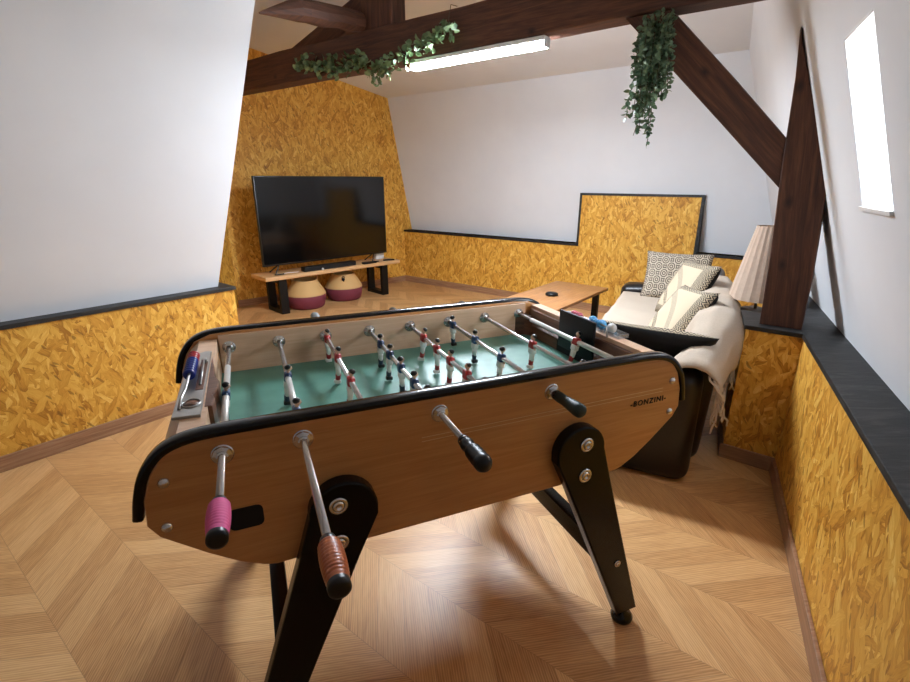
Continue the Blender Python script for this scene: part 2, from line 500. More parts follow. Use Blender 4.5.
# stub pier that carries the post
sd = V((1.386 - 1.565, 2.202 - 2.062, 0)); SW = sd.length; sd.normalize()
mb = MB(); mb.prism([(0, 0), (SW, 0), (SW, 0.30), (0, 0.30)], sd, rd, Z, R0, H - 0.02)
struct(mb, 'wall_pier', M['osb'])
mb = MB(); mb.prism([(-0.004, -0.008), (SW + 0.008, -0.008), (SW + 0.008, 0.31), (-0.004, 0.31)], sd, rd, Z, R0 + Z * (H - 0.02), 0.021, bevel=0.002)
struct(mb, 'trim_2', M['ledge'])
# baseboards right
mb = MB(); mb.prism([(-5.3, -0.014), (-0.012, -0.014), (-0.012, 0), (-5.3, 0)], rd, rno, Z, R0, 0.075, bevel=0.003)
struct(mb, 'baseboard_right', M['skirting'])
mb = MB(); mb.prism([(0.0, -0.014), (SW + 0.014, -0.014), (SW + 0.014, 0.30), (SW, 0.30), (SW, 0), (0, 0)], sd, rd, Z, R0, 0.075, bevel=0.003)
struct(mb, 'baseboard_pier', M['skirting'])
# slope: plane through base line at outward offset .15, leaning inwards .306 per metre of height
LEAN_R, OFF_R = 0.306, 0.150
def RS(a, z, out=0.0): return R(a, OFF_R - LEAN_R * (z - H) + out, z)
ZT = 3.7
wa0, wa1, wz0, wz1 = -0.955, -0.645, 1.281, 1.768       # window opening on the slope (set below)
def on_slope(x, y): return (V((x, y, 0)) - R0).dot(rd)
wa0 = (on_slope(1.056, 1.427) + on_slope(1.169, 1.321)) / 2
wa1 = (on_slope(1.195, 1.699) + on_slope(1.316, 1.604)) / 2
mb = MB()
xs = [-5.3, wa0, wa1, 2.75]; zs = [H - 0.03, wz0, wz1, ZT]
for i in range(3):
    for j in range(3):
        if i == 1 and j == 1: continue
        mb.face([RS(xs[i], zs[j]), RS(xs[i + 1], zs[j]), RS(xs[i + 1], zs[j + 1]), RS(xs[i], zs[j + 1])])
        mb.face([RS(xs[i], zs[j], .16), RS(xs[i], zs[j + 1], .16), RS(xs[i + 1], zs[j + 1], .16), RS(xs[i + 1], zs[j], .16)])
mb.face([RS(wa0, wz0), RS(wa1, wz0), RS(wa1, wz0, .16), RS(wa0, wz0, .16)])
mb.face([RS(wa0, wz1), RS(wa0, wz1, .16), RS(wa1, wz1, .16), RS(wa1, wz1)])
mb.face([RS(wa0, wz0), RS(wa0, wz0, .16), RS(wa0, wz1, .16), RS(wa0, wz1)])
mb.face([RS(wa1, wz0), RS(wa1, wz1), RS(wa1, wz1, .16), RS(wa1, wz0, .16)])
struct(mb, 'wall_right_slope', M['plaster'])
win = bpy.data.objects.new('window_1', None); C.objects.link(win); win['kind'] = 'structure'
mb = MB(); fo, fi = 0.002, 0.02
fw = 0.004
for (a0, a1, z0, z1) in ((wa0, wa0 + fw, wz0, wz1), (wa1 - fw, wa1, wz0, wz1), (wa0, wa1, wz0, wz0 + fw), (wa0, wa1, wz1 - fw, wz1)):
    b = bmesh.new()
    vs_ = [b.verts.new(RS(a, z, o)) for o in (fo, fi) for (a, z) in ((a0, z0), (a1, z0), (a1, z1), (a0, z1))]
    for q in ((3, 2, 1, 0), (4, 5, 6, 7), (0, 1, 5, 4), (1, 2, 6, 5), (2, 3, 7, 6), (3, 0, 4, 7)): b.faces.new([vs_[k] for k in q])
    mb._merge(b)
struct(mb, 'window_frame', M['frame_white'], win)
mb = MB(); mb.face([RS(wa0, wz0, .012), RS(wa1, wz0, .012), RS(wa1, wz1, .012), RS(wa0, wz1, .012)])
struct(mb, 'window_pane', M['glass'], win)
mb = MB()
b = bmesh.new()
vs_ = [b.verts.new(RS(a, z, o)) for o in (-0.010, 0.001) for (a, z) in ((wa0 - .004, wz0 - .012), (wa1 + .004, wz0 - .012), (wa1 + .004, wz0 + .001), (wa0 - .004, wz0 + .001))]
for q in ((3, 2, 1, 0), (4, 5, 6, 7), (0, 1, 5, 4), (1, 2, 6, 5), (2, 3, 7, 6), (3, 0, 4, 7)): b.faces.new([vs_[k] for k in q])
mb._merge(b)
struct(mb, 'window_sill', M['frame_white'], win)
# daylight entering through the opening (sky portal)
pl = bpy.data.lights.new('sky_portal', 'AREA'); pl.shape = 'RECTANGLE'; pl.size = wa1 - wa0; pl.size_y = (wz1 - wz0) * 1.05
pl.cycles.is_portal = True
po = bpy.data.objects.new('sky_portal', pl); C.objects.link(po)
nrm_in = (rd.cross(V((0, 0, 1)) - rno * LEAN_R)).normalized()
if nrm_in.dot(rno) > 0: nrm_in = -nrm_in
xa = rd.copy(); za = -nrm_in; ya = za.cross(xa)
po.matrix_world = Matrix.Translation(RS((wa0 + wa1) / 2, (wz0 + wz1) / 2, 0.10)) @ Matrix((xa, ya, za)).transposed().to_4x4()

# --- back side
bn = V((2.49, 3.29, 0)).normalized(); bd = V((bn.y, -bn.x, 0)); B0 = V((-0.663, 6.79, 0))
def B(a, n, z=0): return B0 + bd * a + bn * n + Z * z
BA, BB, BH = 2.50, 3.65, 1.215
mb = MB(); mb.prism([(-0.6, 0), (BA, 0), (BA, H), (-0.6, H)], bd, Z, bn, B0, 0.13)
mb.prism([(BA, 0), (BB, 0), (BB, BH), (BA, BH)], bd, Z, bn, B0, 0.20)
mb.prism([(BB, 0), (4.4, 0), (4.4, H), (BB, H)], bd, Z, bn, B0, 0.13)
struct(mb, 'wall_back', M['osb'])
th = 0.022
mb = MB()
for poly in ([(-0.35, H - th), (BA, H - th), (BA, H), (-0.35, H)], [(BA - th, H - th), (BA, H - th), (BA, BH), (BA - th, BH)],
             [(BA - th, BH), (BB + th, BH), (BB + th, BH + th), (BA - th, BH + th)],
             [(BB, H - th), (BB + th, H - th), (BB + th, BH), (BB, BH)], [(BB, H - th), (4.4, H - th), (4.4, H), (BB, H)]):
    mb.prism(poly, bd, Z, bn, B0 - bn * 0.008, 0.18)
struct(mb, 'trim_3', M['ledge'])
mb = MB(); mb.prism([(-0.2, 0), (4.2, 0), (4.2, 0.08), (-0.2, 0.08)], bd, Z, bn, B0 - bn * 0.014, 0.014, bevel=0.003)
struct(mb, 'baseboard_back', M['skirting'])
def BS(a, z): return B(a, 0.13 - (z - H) * 0.32 / 1.624, z)
mb = MB(); mb.face([BS(-0.7, H - 0.03), BS(4.6, H - 0.03), BS(4.6, 2.75), BS(-0.7, 2.75)]); struct(mb, 'wall_back_slope', M['plaster'])

# --- gable wall clad in board behind the television
g0 = V((-2.44, 5.30, 0)); g1 = V((-0.66, 6.86, 0)); gd = (g1 - g0).normalized(); gn = V((-gd.y, gd.x, 0))
mb = MB(); mb.prism([(-0.15, 0), (2.75, 0), (2.75, 3.3), (-0.15, 3.3)], gd, Z, gn, g0, 0.1); struct(mb, 'wall_gable', M['osb'])
mb = MB(); mb.prism([(0, 0), (2.37, 0), (2.37, 0.075), (0, 0.075)], gd, Z, gn, g0 - gn * 0.014, 0.014, bevel=0.003); struct(mb, 'baseboard_gable', M['skirting'])
a0 = V((-2.54, 3.80, 0))
ad = (g0 - a0).normalized(); an = V((ad.y, -ad.x, 0)) * -1
mb = MB(); mb.prism([(-0.1, 0), ((g0 - a0).length + 0.05, 0), ((g0 - a0).length + 0.05, 3.3), (-0.1, 3.3)], ad, Z, an, a0, 0.1); struct(mb, 'wall_alcove', M['osb'])

# --- left side
L1 = V((-1.423, 3.055, 0)); ld = V((-2.129 + 1.423, 2.167 - 3.055, 0)).normalized()      # towards the camera
ln = V((ld.y, -ld.x, 0))                                                                # outwards (away from room)
if ln.x > 0: ln = -ln
def Lf(a, n, z=0): return L1 + ld * a + ln * n + Z * z
mb = MB(); mb.prism([(0, 0), (7.4, 0), (7.4, 0.45), (0, 0.45)], ld, ln, Z, L1, H - 0.02); struct(mb, 'wall_left', M['osb'])
mb = MB(); mb.prism([(-0.010, -0.008), (7.4, -0.008), (7.4, 0.30), (-0.010, 0.30)], ld, ln, Z, L1 + Z * (H - 0.02), 0.022, bevel=0.002); struct(mb, 'trim_4', M['ledge'])
mb = MB(); mb.prism([(-0.014, -0.014), (7.4, -0.014), (7.4, 0), (0, 0), (0, 0.45), (-0.014, 0.45)], ld, ln, Z, L1, 0.08, bevel=0.003); struct(mb, 'baseboard_left', M['skirting'])
LEAN_L, OFF_L = 0.30, 0.075
def LS(a, z): return Lf(a, OFF_L - LEAN_L * (z - H), z)
# far edge of the slope: passes through two sight lines of the photograph
EDGE = [(0.066, H - 0.03), (0.063, H), (-0.139, 2.242), (-0.34, 3.70)]
mb = MB()
mb.face([LS(e[0], e[1]) for e in EDGE] + [LS(7.4, 3.7), LS(7.4, H - 0.03)])
for e0, e1 in ((0, 1), (1, 2), (2, 3)):
    mb.face([LS(*EDGE[e0]), LS(*EDGE[e0]) + ln * 2.6, LS(*EDGE[e1]) + ln * 2.6, LS(*EDGE[e1])])
struct(mb, 'wall_left_slope', M['plaster'])
mb = MB(); mb.prism([(0.02, 0), (0.04, 0), (0.04, H), (0.02, H)], ld, Z, ln, L1 + ln * 0.40, 1.9); struct(mb, 'wall_cheek', M['osb'])
# rear wall behind the camera
mb = MB(); mb.box((-7.3, -2.75, 0), (1.5, -2.6, 4.0)); struct(mb, 'wall_rear', M['plaster'])

# --- ceiling: rises from the back slope to a ridge, then level
c0 = V((-0.841, 6.685, 0)); cin = -bn; cx = bd
def CE(a, d):
    z = 2.334 + 0.1875 * min(d, 4.6)
    return c0 + cx * a + cin * d + Z * z
mb = MB()
for (dA, dB) in ((-0.4, 4.6), (4.6, 12.5)):
    mb.face([CE(-4.5, dA), CE(7, dA), CE(7, dB), CE(-4.5, dB)])
    mb.face([CE(-4.5, dA) + Z * .1, CE(-4.5, dB) + Z * .1, CE(7, dB) + Z * .1, CE(7, dA) + Z * .1])
struct(mb, 'ceiling', M['plaster'])

# ================================================================ TIMBER TRUSS
ta = math.radians(-37.5); td = d2(ta); tn = V((-td.y, td.x, 0))      # along, away from camera
T0 = V((1.47, 2.2, 0))
def T(s, z, n=0): return T0 + td * s + Z * z + tn * n
def ts(x, y): return (V((x, y, 0)) - T0).dot(td)
ZB = 2.105
def timber(name, poly, depth, n0, label, bev=0.008, grain=(1, 0)):
    m = MB(); m.prism(poly, td, Z, tn, T0 + tn * n0, depth, bevel=bev)
    ga = (td * grain[0] + Z * grain[1]).normalized(); gb = (td * -grain[1] + Z * grain[0]).normalized()
    m.bm.normal_update(); uvl = m.bm.loops.layers.uv.verify(); m.custom_uv = True
    for f in m.bm.faces:
        for lo in f.loops: lo[uvl].uv = (lo.vert.co.dot(ga), lo.vert.co.dot(gb) + lo.vert.co.dot(tn))
    o = m.build(name, M['beam']); tag(o, label, 'beam'); return o
sL, sR = ts(-2.30, 5.08), ts(1.30, 2.33)
def wav(s0, s1, z, amp, n=14, rev=False):
    r = [(s0 + (s1 - s0) * i / n, z + amp * math.sin(i * 1.9) * 0.6 + amp * math.sin(i * 0.7)) for i in range(n + 1)]
    return r
timber('tie_beam', wav(sL, sR + 0.6, ZB, 0.004) + wav(sR + 0.6, sL, 2.335, 0.006), 0.15, 0,
       'long dark horizontal ceiling beam carrying the lit tube and leaf garland')
post = [(-0.024, H + .002), (0.143, H + .002), (0.141, 0.80), (0.138, 0.943), (0.130, 1.09), (0.120, 1.238), (0.118, 1.303), (0.103, 1.351), (0.045, 1.544), (-0.039, 1.793), (-0.080, 1.905), (-0.092, 1.954),
        (-0.093, 1.94), (-0.077, 1.768), (-0.067, 1.534), (-0.056, 1.326), (-0.038, 1.060)]
timber('wall_post', post, 0.15, 0.0, 'dark tapering timber post standing on the black ledge beside the sofa', 0.004, grain=(-0.1, 1))
brace = [(-0.834, 2.113), (-0.338, 1.614), (-0.058, 1.326), (-0.067, 1.534), (-0.320, 1.803), (-0.578, 2.058), (-0.605, 2.104)]
brace = [(-0.826, ZB - .002), (-0.338, 1.614), (-0.0575, 1.330), (-0.0685, 1.534), (-0.320, 1.803), (-0.612, ZB - .002)]
timber('diagonal_brace', brace, 0.13, 0.01, 'dark diagonal brace running from the long beam down to the tapering post', 0.004, grain=(1, -1.02))
kp = [ts(-0.655, 3.83), ts(-0.42, 3.655)]
timber('king_post', [(kp[0], 2.33), (kp[1], 2.33), (kp[1], 2.66), (kp[0], 2.65)], 0.14, 0.005, 'short upright dark timber standing on top of the long beam', grain=(0, 1))
timber('rafter_timber', [(ts(-1.66, 4.61), 2.338), (ts(-1.16, 4.22), 2.338), (kp[0] + 0.02, 2.52), (kp[0] + 0.02, 2.66), (ts(-0.85, 3.98), 2.62)], 0.12, 0.17,
       'sloping dark timber rising behind the long beam towards the upright', grain=(2.5, 1))
# purlin stub coming forward from the king post, tip cut obliquely
pd = V((0.609, 0.793, 0)).normalized()
m = MB()
p0, p1 = V((-0.645, 3.79, 2.375)), V((-1.11, 3.18, 2.31))
xd = pd.cross(Z).normalized()
ringpts = []
for (t_, r_, zz) in ((0.0, 0.060, 0.002), (0.12, 0.066, -0.003), (0.25, 0.062, 0.004), (0.42, 0.068, -0.002), (0.58, 0.063, 0.002), (0.66, 0.064, 0.0), (0.82, 0.036, -0.024), (1.0, 0.006, -0.052)):
    ringpts.append((p0.lerp(p1, t_) + Z * zz, r_))
m.tube([p for p, r in ringpts], [r for p, r in ringpts], seg=10, smooth=False)
tag(m.build('roof_timber', M['beam']), 'rough round-edged dark timber with pointed tip beside the short upright', 'beam')

# LED batten under the beam
def batten(name, A, Bp, mat, label):
    dirv = (Bp - A); Lg = dirv.length; dirv.normalize(); side = Z.cross(dirv)
    o = thing(name, label, 'ceiling light', (A + Bp) / 2, math.atan2(dirv.y, dirv.x))
    m = MB(); m.box((-Lg / 2, -0.034, 0.014), (Lg / 2, 0.034, 0.038), bevel=0.003); m.build('housing', M['white_plastic'], o)
    m = MB(); m.box((-Lg / 2 + .005, -0.028, -0.014), (Lg / 2 - .005, 0.028, 0.0145)); m.mats = [mat, M['led_edge']]
    m.bm.normal_update()
    for f in m.bm.faces: f.material_index = 0 if f.normal.z < -0.5 else 1
    m.build('diffuser', None, o)
    for s in (-1, 1):
        m = MB(); m.box((s * Lg / 2 - .006, -.028, -.017), (s * Lg / 2 + .006, .028, .03), bevel=0.003); m.build('end_cap', M['white_plastic'], o)
    return o
tubeA, tubeB = T(ts(-0.30, 3.56), ZB - 0.044, 0.035), T(ts(0.475, 2.965), ZB - 0.044, 0.035)
batten('led_batten', tubeA, tubeB, M['led'], 'long glowing white tube light fixed under the dark beam')

# ================================================================ FOOSBALL TABLE
az = 1.17
TC = V((-0.108, 1.358, 0))
tb = thing('foosball_table', 'beech foosball table with green pitch and black legs', 'foosball table', TC, math.pi / 2 - az)
ZR = 0.858; WO, WI = 0.367, 0.330      # outer and inner panel faces
half = [(0.0, 0.905), (0.50, 0.905), (0.575, 0.901), (0.622, 0.882), (0.650, 0.842), (0.668, 0.79), (0.672, 0.735), (0.655, 0.705), (0.58, 0.641), (0.525, 0.600), (0.48, 0.576), (0.455, 0.570), (0.0, 0.570)]
outline = half + [(-x, z) for x, z in reversed(half[1:-1])]
trim_path = [(-0.684, 0.755), (-0.676, 0.80), (-0.662, 0.845), (-0.634, 0.882), (-0.600, 0.900), (-0.55, 0.908), (-0.45, 0.908), (-.2, .908), (0, 0.908), (.2, .908), (0.45, 0.908), (0.55, 0.907), (0.600, 0.899), (0.634, 0.88), (0.662, 0.843), (0.676, 0.80), (0.684, 0.755)]
X3, Y3 = V((1, 0, 0)), V((0, 1, 0))
for _ in range(2):
    q_ = [trim_path[0]]
    for a_, b_ in zip(trim_path, trim_path[1:]):
        q_ += [(a_[0] * .75 + b_[0] * .25, a_[1] * .75 + b_[1] * .25), (a_[0] * .25 + b_[0] * .75, a_[1] * .25 + b_[1] * .75)]
    trim_path = q_ + [trim_path[-1]]
for sgn in (-1, 1):
    y0 = -WO if sgn < 0 else WI
    m = MB(); m.prism(outline, X3, Z, Y3, (0, y0, 0), WO - WI, bevel=0.003)
    pn = m.build('side_panel', M['table'] if sgn < 0 else M['table'], tb)
    if sgn < 0: near_panel = pn
    else:
        pass
    # rubber edging: flat oval section following the outline
    m = MB()
    yc = sgn * (WO - 0.0135)
    n = len(trim_path); rings = []
    hw, hh, nn = 0.0175, 0.0100, 12
    for i, (x, z) in enumerate(trim_path):
        z -= 0.003
        a, b = trim_path[max(i - 1, 0)], trim_path[min(i + 1, n - 1)]
        t_ = V((b[0] - a[0], 0, b[1] - a[1])).normalized(); nr = V((-t_.z, 0, t_.x))
        ring = []
        for k in range(nn):
            c_, s_ = math.cos(k / nn * 2 * math.pi), math.sin(k / nn * 2 * math.pi)
            c_ = math.copysign(abs(c_) ** 0.55, c_); s_ = math.copysign(abs(s_) ** 0.55, s_)
            ring.append(m.bm.verts.new(V((x, yc, z)) + Y3 * c_ * hw + nr * s_ * hh))
        rings.append(ring)
    fs = [m.bm.faces.new([rings[i][k], rings[i][(k + 1) % nn], rings[i + 1][(k + 1) % nn], rings[i + 1][k]]) for i in range(n - 1) for k in range(nn)]
    m._tag(fs, True); m._tag([m.bm.faces.new(rings[0]), m.bm.faces.new(list(reversed(rings[-1])))])
    bmesh.ops.recalc_face_normals(m.bm, faces=m.bm.faces)
    m.build('edge_bumper', M['black_gloss'], tb)
    # inner lining in pale beech
    m = MB(); m.box((-0.552, (WI - 0.012) if sgn > 0 else -WI, 0.76), (0.556, WI if sgn > 0 else -WI + 0.012, 0.897)); m.build('inner_lining', M['table_in'], tb)
    # panel bolts
    for bx, bz in ((-0.63, 0.822), (-0.640, 0.725), (0.630, 0.822), (0.637, 0.725)):
        m = MB(); m.lathe([(0.011, 0), (0.011, 0.002), (0.008, 0.006), (0.004, 0.0085), (0, 0.009)], (bx, sgn * WO, bz), (0, sgn, 0), 14)
        m.build('panel_bolt', M['chrome'], pn)
# marks on the near panel
m = MB()
for z_, xa_ in ((0.815, -0.63), (0.806, -0.63)):
    pass
m.box((-0.12, -WO - 0.0006, 0.8035), (0.60, -WO + 0.001, 0.8050)); m.box((-0.12, -WO - 0.0006, 0.7935), (0.60, -WO + 0.001, 0.7948))
m.build('inlay_line', M['line'], near_panel)
tc_ = bpy.data.curves.new('maker_lettering', 'FONT'); tc_.body = '-BONZINI-'; tc_.size = 0.0225; tc_.extrude = 0.0005; tc_.offset = 0.0005; tc_.align_x = 'CENTER'; tc_.space_character = 1.25; tc_.shear = 0.0
to = bpy.data.objects.new('tmp_text', tc_); C.objects.link(to)
dg = bpy.context.evaluated_depsgraph_get(); me = bpy.data.meshes.new_from_object(to.evaluated_get(dg))
bpy.data.objects.remove(to); me.name = 'maker_lettering'
lo_ = bpy.data.objects.new('maker_lettering', me); C.objects.link(lo_); lo_.parent = near_panel
lo_.rotation_euler = (math.pi / 2, 0, 0); lo_.location = (0.552, -WO - 0.0008, 0.765); me.materials.clear(); me.materials.append(M['void'])
# ball return slot
m = MB(); pr = []
for cx_, cz_, a0_ in ((-0.480, 0.718, 0), (-0.522, 0.718, 90), (-0.522, 0.692, 180), (-0.480, 0.692, 270)):
    for k in range(4):
        a_ = math.radians(a0_ + k * 30); pr.append((cx_ + 0.012 * math.cos(a_), cz_ + 0.012 * math.sin(a_)))
m.prism(pr, X3, Z, Y3, (0, -WO - 0.0015, 0), 0.01); m.build('ball_slot', M['void'], near_panel)

# end boards (beech block following the outline)
for s in (-1, 1):
    prof = [(0.556, 0.885), (0.606, 0.885), (0.632, 0.862), (0.650, 0.82), (0.662, 0.745), (0.640, 0.715), (0.556, 0.69)]
    if s > 0: prof = [(0.590, 0.886), (0.630, 0.886), (0.646, 0.850), (0.652, 0.82), (0.662, 0.745), (0.640, 0.715), (0.590, 0.69)]
    m = MB(); m.prism([(s * x, z) for x, z in prof], X3, Z, Y3, (0, -WI, 0), 2 * WI, bevel=0.002)
    m.build('end_board', M['table_in'], tb)
# brown goal block at the right end
m = MB(); m.prism([(0.560, 0.66), (0.560, 0.818), (0.568, 0.824), (0.576, 0.862), (0.579, 0.872), (0.590, 0.872), (0.590, 0.66)], X3, Z, Y3, (0, -WI + .012, 0), 2 * WI - .024, bevel=0.002)
gb = m.build('goal_block', M['table_dark'], tb)
m = MB(); m.prism([(0.0, 0), (0.050, 0), (0.034, 0.007), (0.018, 0.016), (0.008, 0.030), (0, 0.045)], (-1, 0, 0), (0, -1, 0), Z, (0.562, WI - .012, 0.77), 0.085, smooth=False); m.build('corner_ramp', M['table_dark'], tb)
m = MB(); m.prism([(0.0, 0), (0.045, 0), (0.018, 0.014), (0.0, 0.045)], (-1, 0, 0), (0, 1, 0), Z, (0.562, -WI + .012, 0.77), 0.05); m.build('corner_ramp', M['table_dark'], tb)
# black plate over the right goal, dark goal mouth under it
m = MB(); m.box((0.550, -0.112, 0.800), (0.559, 0.078, 0.932), bevel=0.002)
m.build('goal_plate', M['black_satin'], tb)
m = MB(); m.box((0.5555, -0.10, 0.776), (0.5605, 0.09, 0.815)); m.build('goal_mouth', M['void'], tb)
# left goal: dark opening edge with rounded notch
m = MB(); m.prism([(0.17, 0.0), (0.07, 0.010), (0.0, 0.014), (-0.04, 0.026), (-0.09, 0.024), (-0.12, 0.014), (-0.15, 0.020), (-0.19, 0.016), (-0.19, 0.0)], Y3, X3, Z, (-0.563, 0.0, 0.80), 0.0865, bevel=0.003); m.build('goal_mouth', M['table_dark'], tb)

# body floor, pitch
m = MB(); m.box((-0.50, -WI, 0.60), (0.50, WI, 0.625)); m.build('table_bottom', M['table'], tb)
m = MB(); m.box((-0.556, -WI + .012, 0.74), (0.560, WI - .012, 0.774)); fld = m.build('pitch', M['field'], tb)
# legs
legp = [(0.236, 0.66)] + [(0.309 + 0.074 * math.cos(math.radians(a)), 0.683 + 0.074 * math.sin(math.radians(a))) for a in range(180, -1, -12)] + [(0.412, 0.588), (0.588, 0.045), (0.510, 0.045), (0.280, 0.566)]
for sy in (-1, 1):
    for sx in (-1, 1):
        m = MB(); y0 = sy * WO if sy > 0 else -WO - 0.036
        m.prism([(sx * x, z) for x, z in legp], X3, Z, Y3, (0, y0, 0), 0.036, bevel=0.005)
        lg = m.build('leg', M['black_leg'], tb)
        ym = y0 + 0.018; yo = sy * (WO + 0.036)
        m = MB(); m.lathe([(0.0, 0.0), (0.026, 0.0), (0.033, 0.006), (0.035, 0.016), (0.028, 0.028), (0.014, 0.034), (0.010, 0.046), (0.0, 0.046)], (sx * 0.546, ym, 0), (0, 0, 1), 22); m.build('foot_glide', M['black_gloss'], lg)
        for bx, bz, br in ((0.321, 0.705, 0.020), (0.325, 0.611, 0.020), (0.480, 0.262, 0.011)):
            m = MB()
            m.lathe([(br, 0), (br, 0.003), (br * .72, 0.0045), (br * .66, 0.0025)], (sx * bx, yo, bz), (0, sy, 0), 20)
            m.mat(M['chrome']); m.lathe([(br * .6, 0), (br * .6, 0.006), (br * .3, 0.008), (br * .28, 0.004), (0, 0.004)], (sx * bx, yo, bz), (0, sy, 0), 16)
            m.build('leg_bolt', M['chrome'], lg)
for sx in (-1, 1):
    m = MB(); m.box((sx * 0.466 - 0.021, -WO, 0.232), (sx * 0.466 + 0.021, WO, 0.298), bevel=0.003); m.build('leg_stretcher', M['black_leg'], tb)

# figures: upright man hung on the rod, origin on the rod axis
def figure_mesh(team):
    shirt, sock = (M['red'], M['red_sock']) if team == 'red' else (M['blue'], M['blue_sock'])
    m = MB()
    m.mat(shirt)
    m.box((-0.0085, -0.0125, -0.012), (0.0085, 0.0125, 0.013), bevel=0.005, seg=3)
    for s in (-1, 1):
        m.tube([(0, s * 0.011, 0.009), (0.001, s * 0.0155, 0.002), (0.002, s * 0.0155, -0.007)], [0.0042, 0.0042, 0.0036], seg=8)
    m.mat(M['skin'])
    for s in (-1, 1): m.ball((0.002, s * 0.0155, -0.010), 0.0035, 8)
    m.tube([(0, 0, 0.011), (0, 0, 0.018)], 0.0036, seg=8)
    m.ball((0.0006, 0, 0.0245), 0.0075, 12, (1, .9, 1.12)); m.ball((0.0082, 0, 0.0235), 0.0015, 6)
    m.mat(M['hair']); m.ball((-0.0012, 0, 0.0268), 0.0080, 12, (1, .98, .92))
    m.mat(M['white_p']); m.box((-0.008, -0.0115, -0.030), (0.008, 0.0115, -0.0105), bevel=0.004, seg=2)
    m.mat(M['white_p'])
    m.tube([(0, -0.003, -0.028), (0, -0.0035, -0.042), (0.0005, -0.003, -0.052)], [0.0068, 0.0058, 0.005], seg=8)
    m.tube([(0, 0.003, -0.028), (0, 0.0035, -0.042), (0.0005, 0.003, -0.052)], [0.0068, 0.0058, 0.005], seg=8)
    m.mat(sock)
    m.tube([(0, 0, -0.050), (0.0005, 0, -0.060), (0.001, 0, -0.068)], [0.0075, 0.0068, 0.0065], seg=10)
    m.mat(M['white_p']) if team == 'red' else m.mat(M['hair'])
    m.box((-0.0065, -0.0075, -0.078), (0.0110, 0.0075, -0.066), bevel=0.003, seg=2)
    bm_ = m
    bmesh.ops.scale(m.bm, vec=(1.15, 1.1, 1.03), verts=m.bm.verts); o = bm_.build('player_figure'); return o
protos = {'red': figure_mesh('red'), 'blue': figure_mesh('blue')}
used = {'red': False, 'blue': False}
rods = {  # rod number: (team, figure positions, handle side, handle span)
    1: ('blue', [-0.075], -1), 2: ('blue', [-0.011, -0.235], -1), 3: ('red', [0.281, 0.085, -0.108], 1),
    4: ('blue', [0.161, 0.051, -0.066, -0.182, -0.280], -1), 5: ('red', [0.169, 0.045, -0.066, -0.183, -0.291], 1),
    6: ('blue', [0.274, 0.083, -0.101], -1), 7: ('red', [-0.034, -0.285], 1), 8: ('red', [-0.061], 1)}
reach = {1: -0.532, 2: -0.692, 3: 0.50, 4: -0.505, 5: 0.46, 6: -0.392, 7: 0.45, 8: 0.42}
def hexring(m, c, ax, r, h):
    m.lathe([(r, 0), (r, h), (r * .62, h + 0.002), (r * .62, h + 0.006), (r * .45, h + .008)], c, ax, 8, smooth=False)
    m.lathe([(r * 1.15, 0), (r * 1.15, 0.002), (r, 0.003)], c, ax, 20)
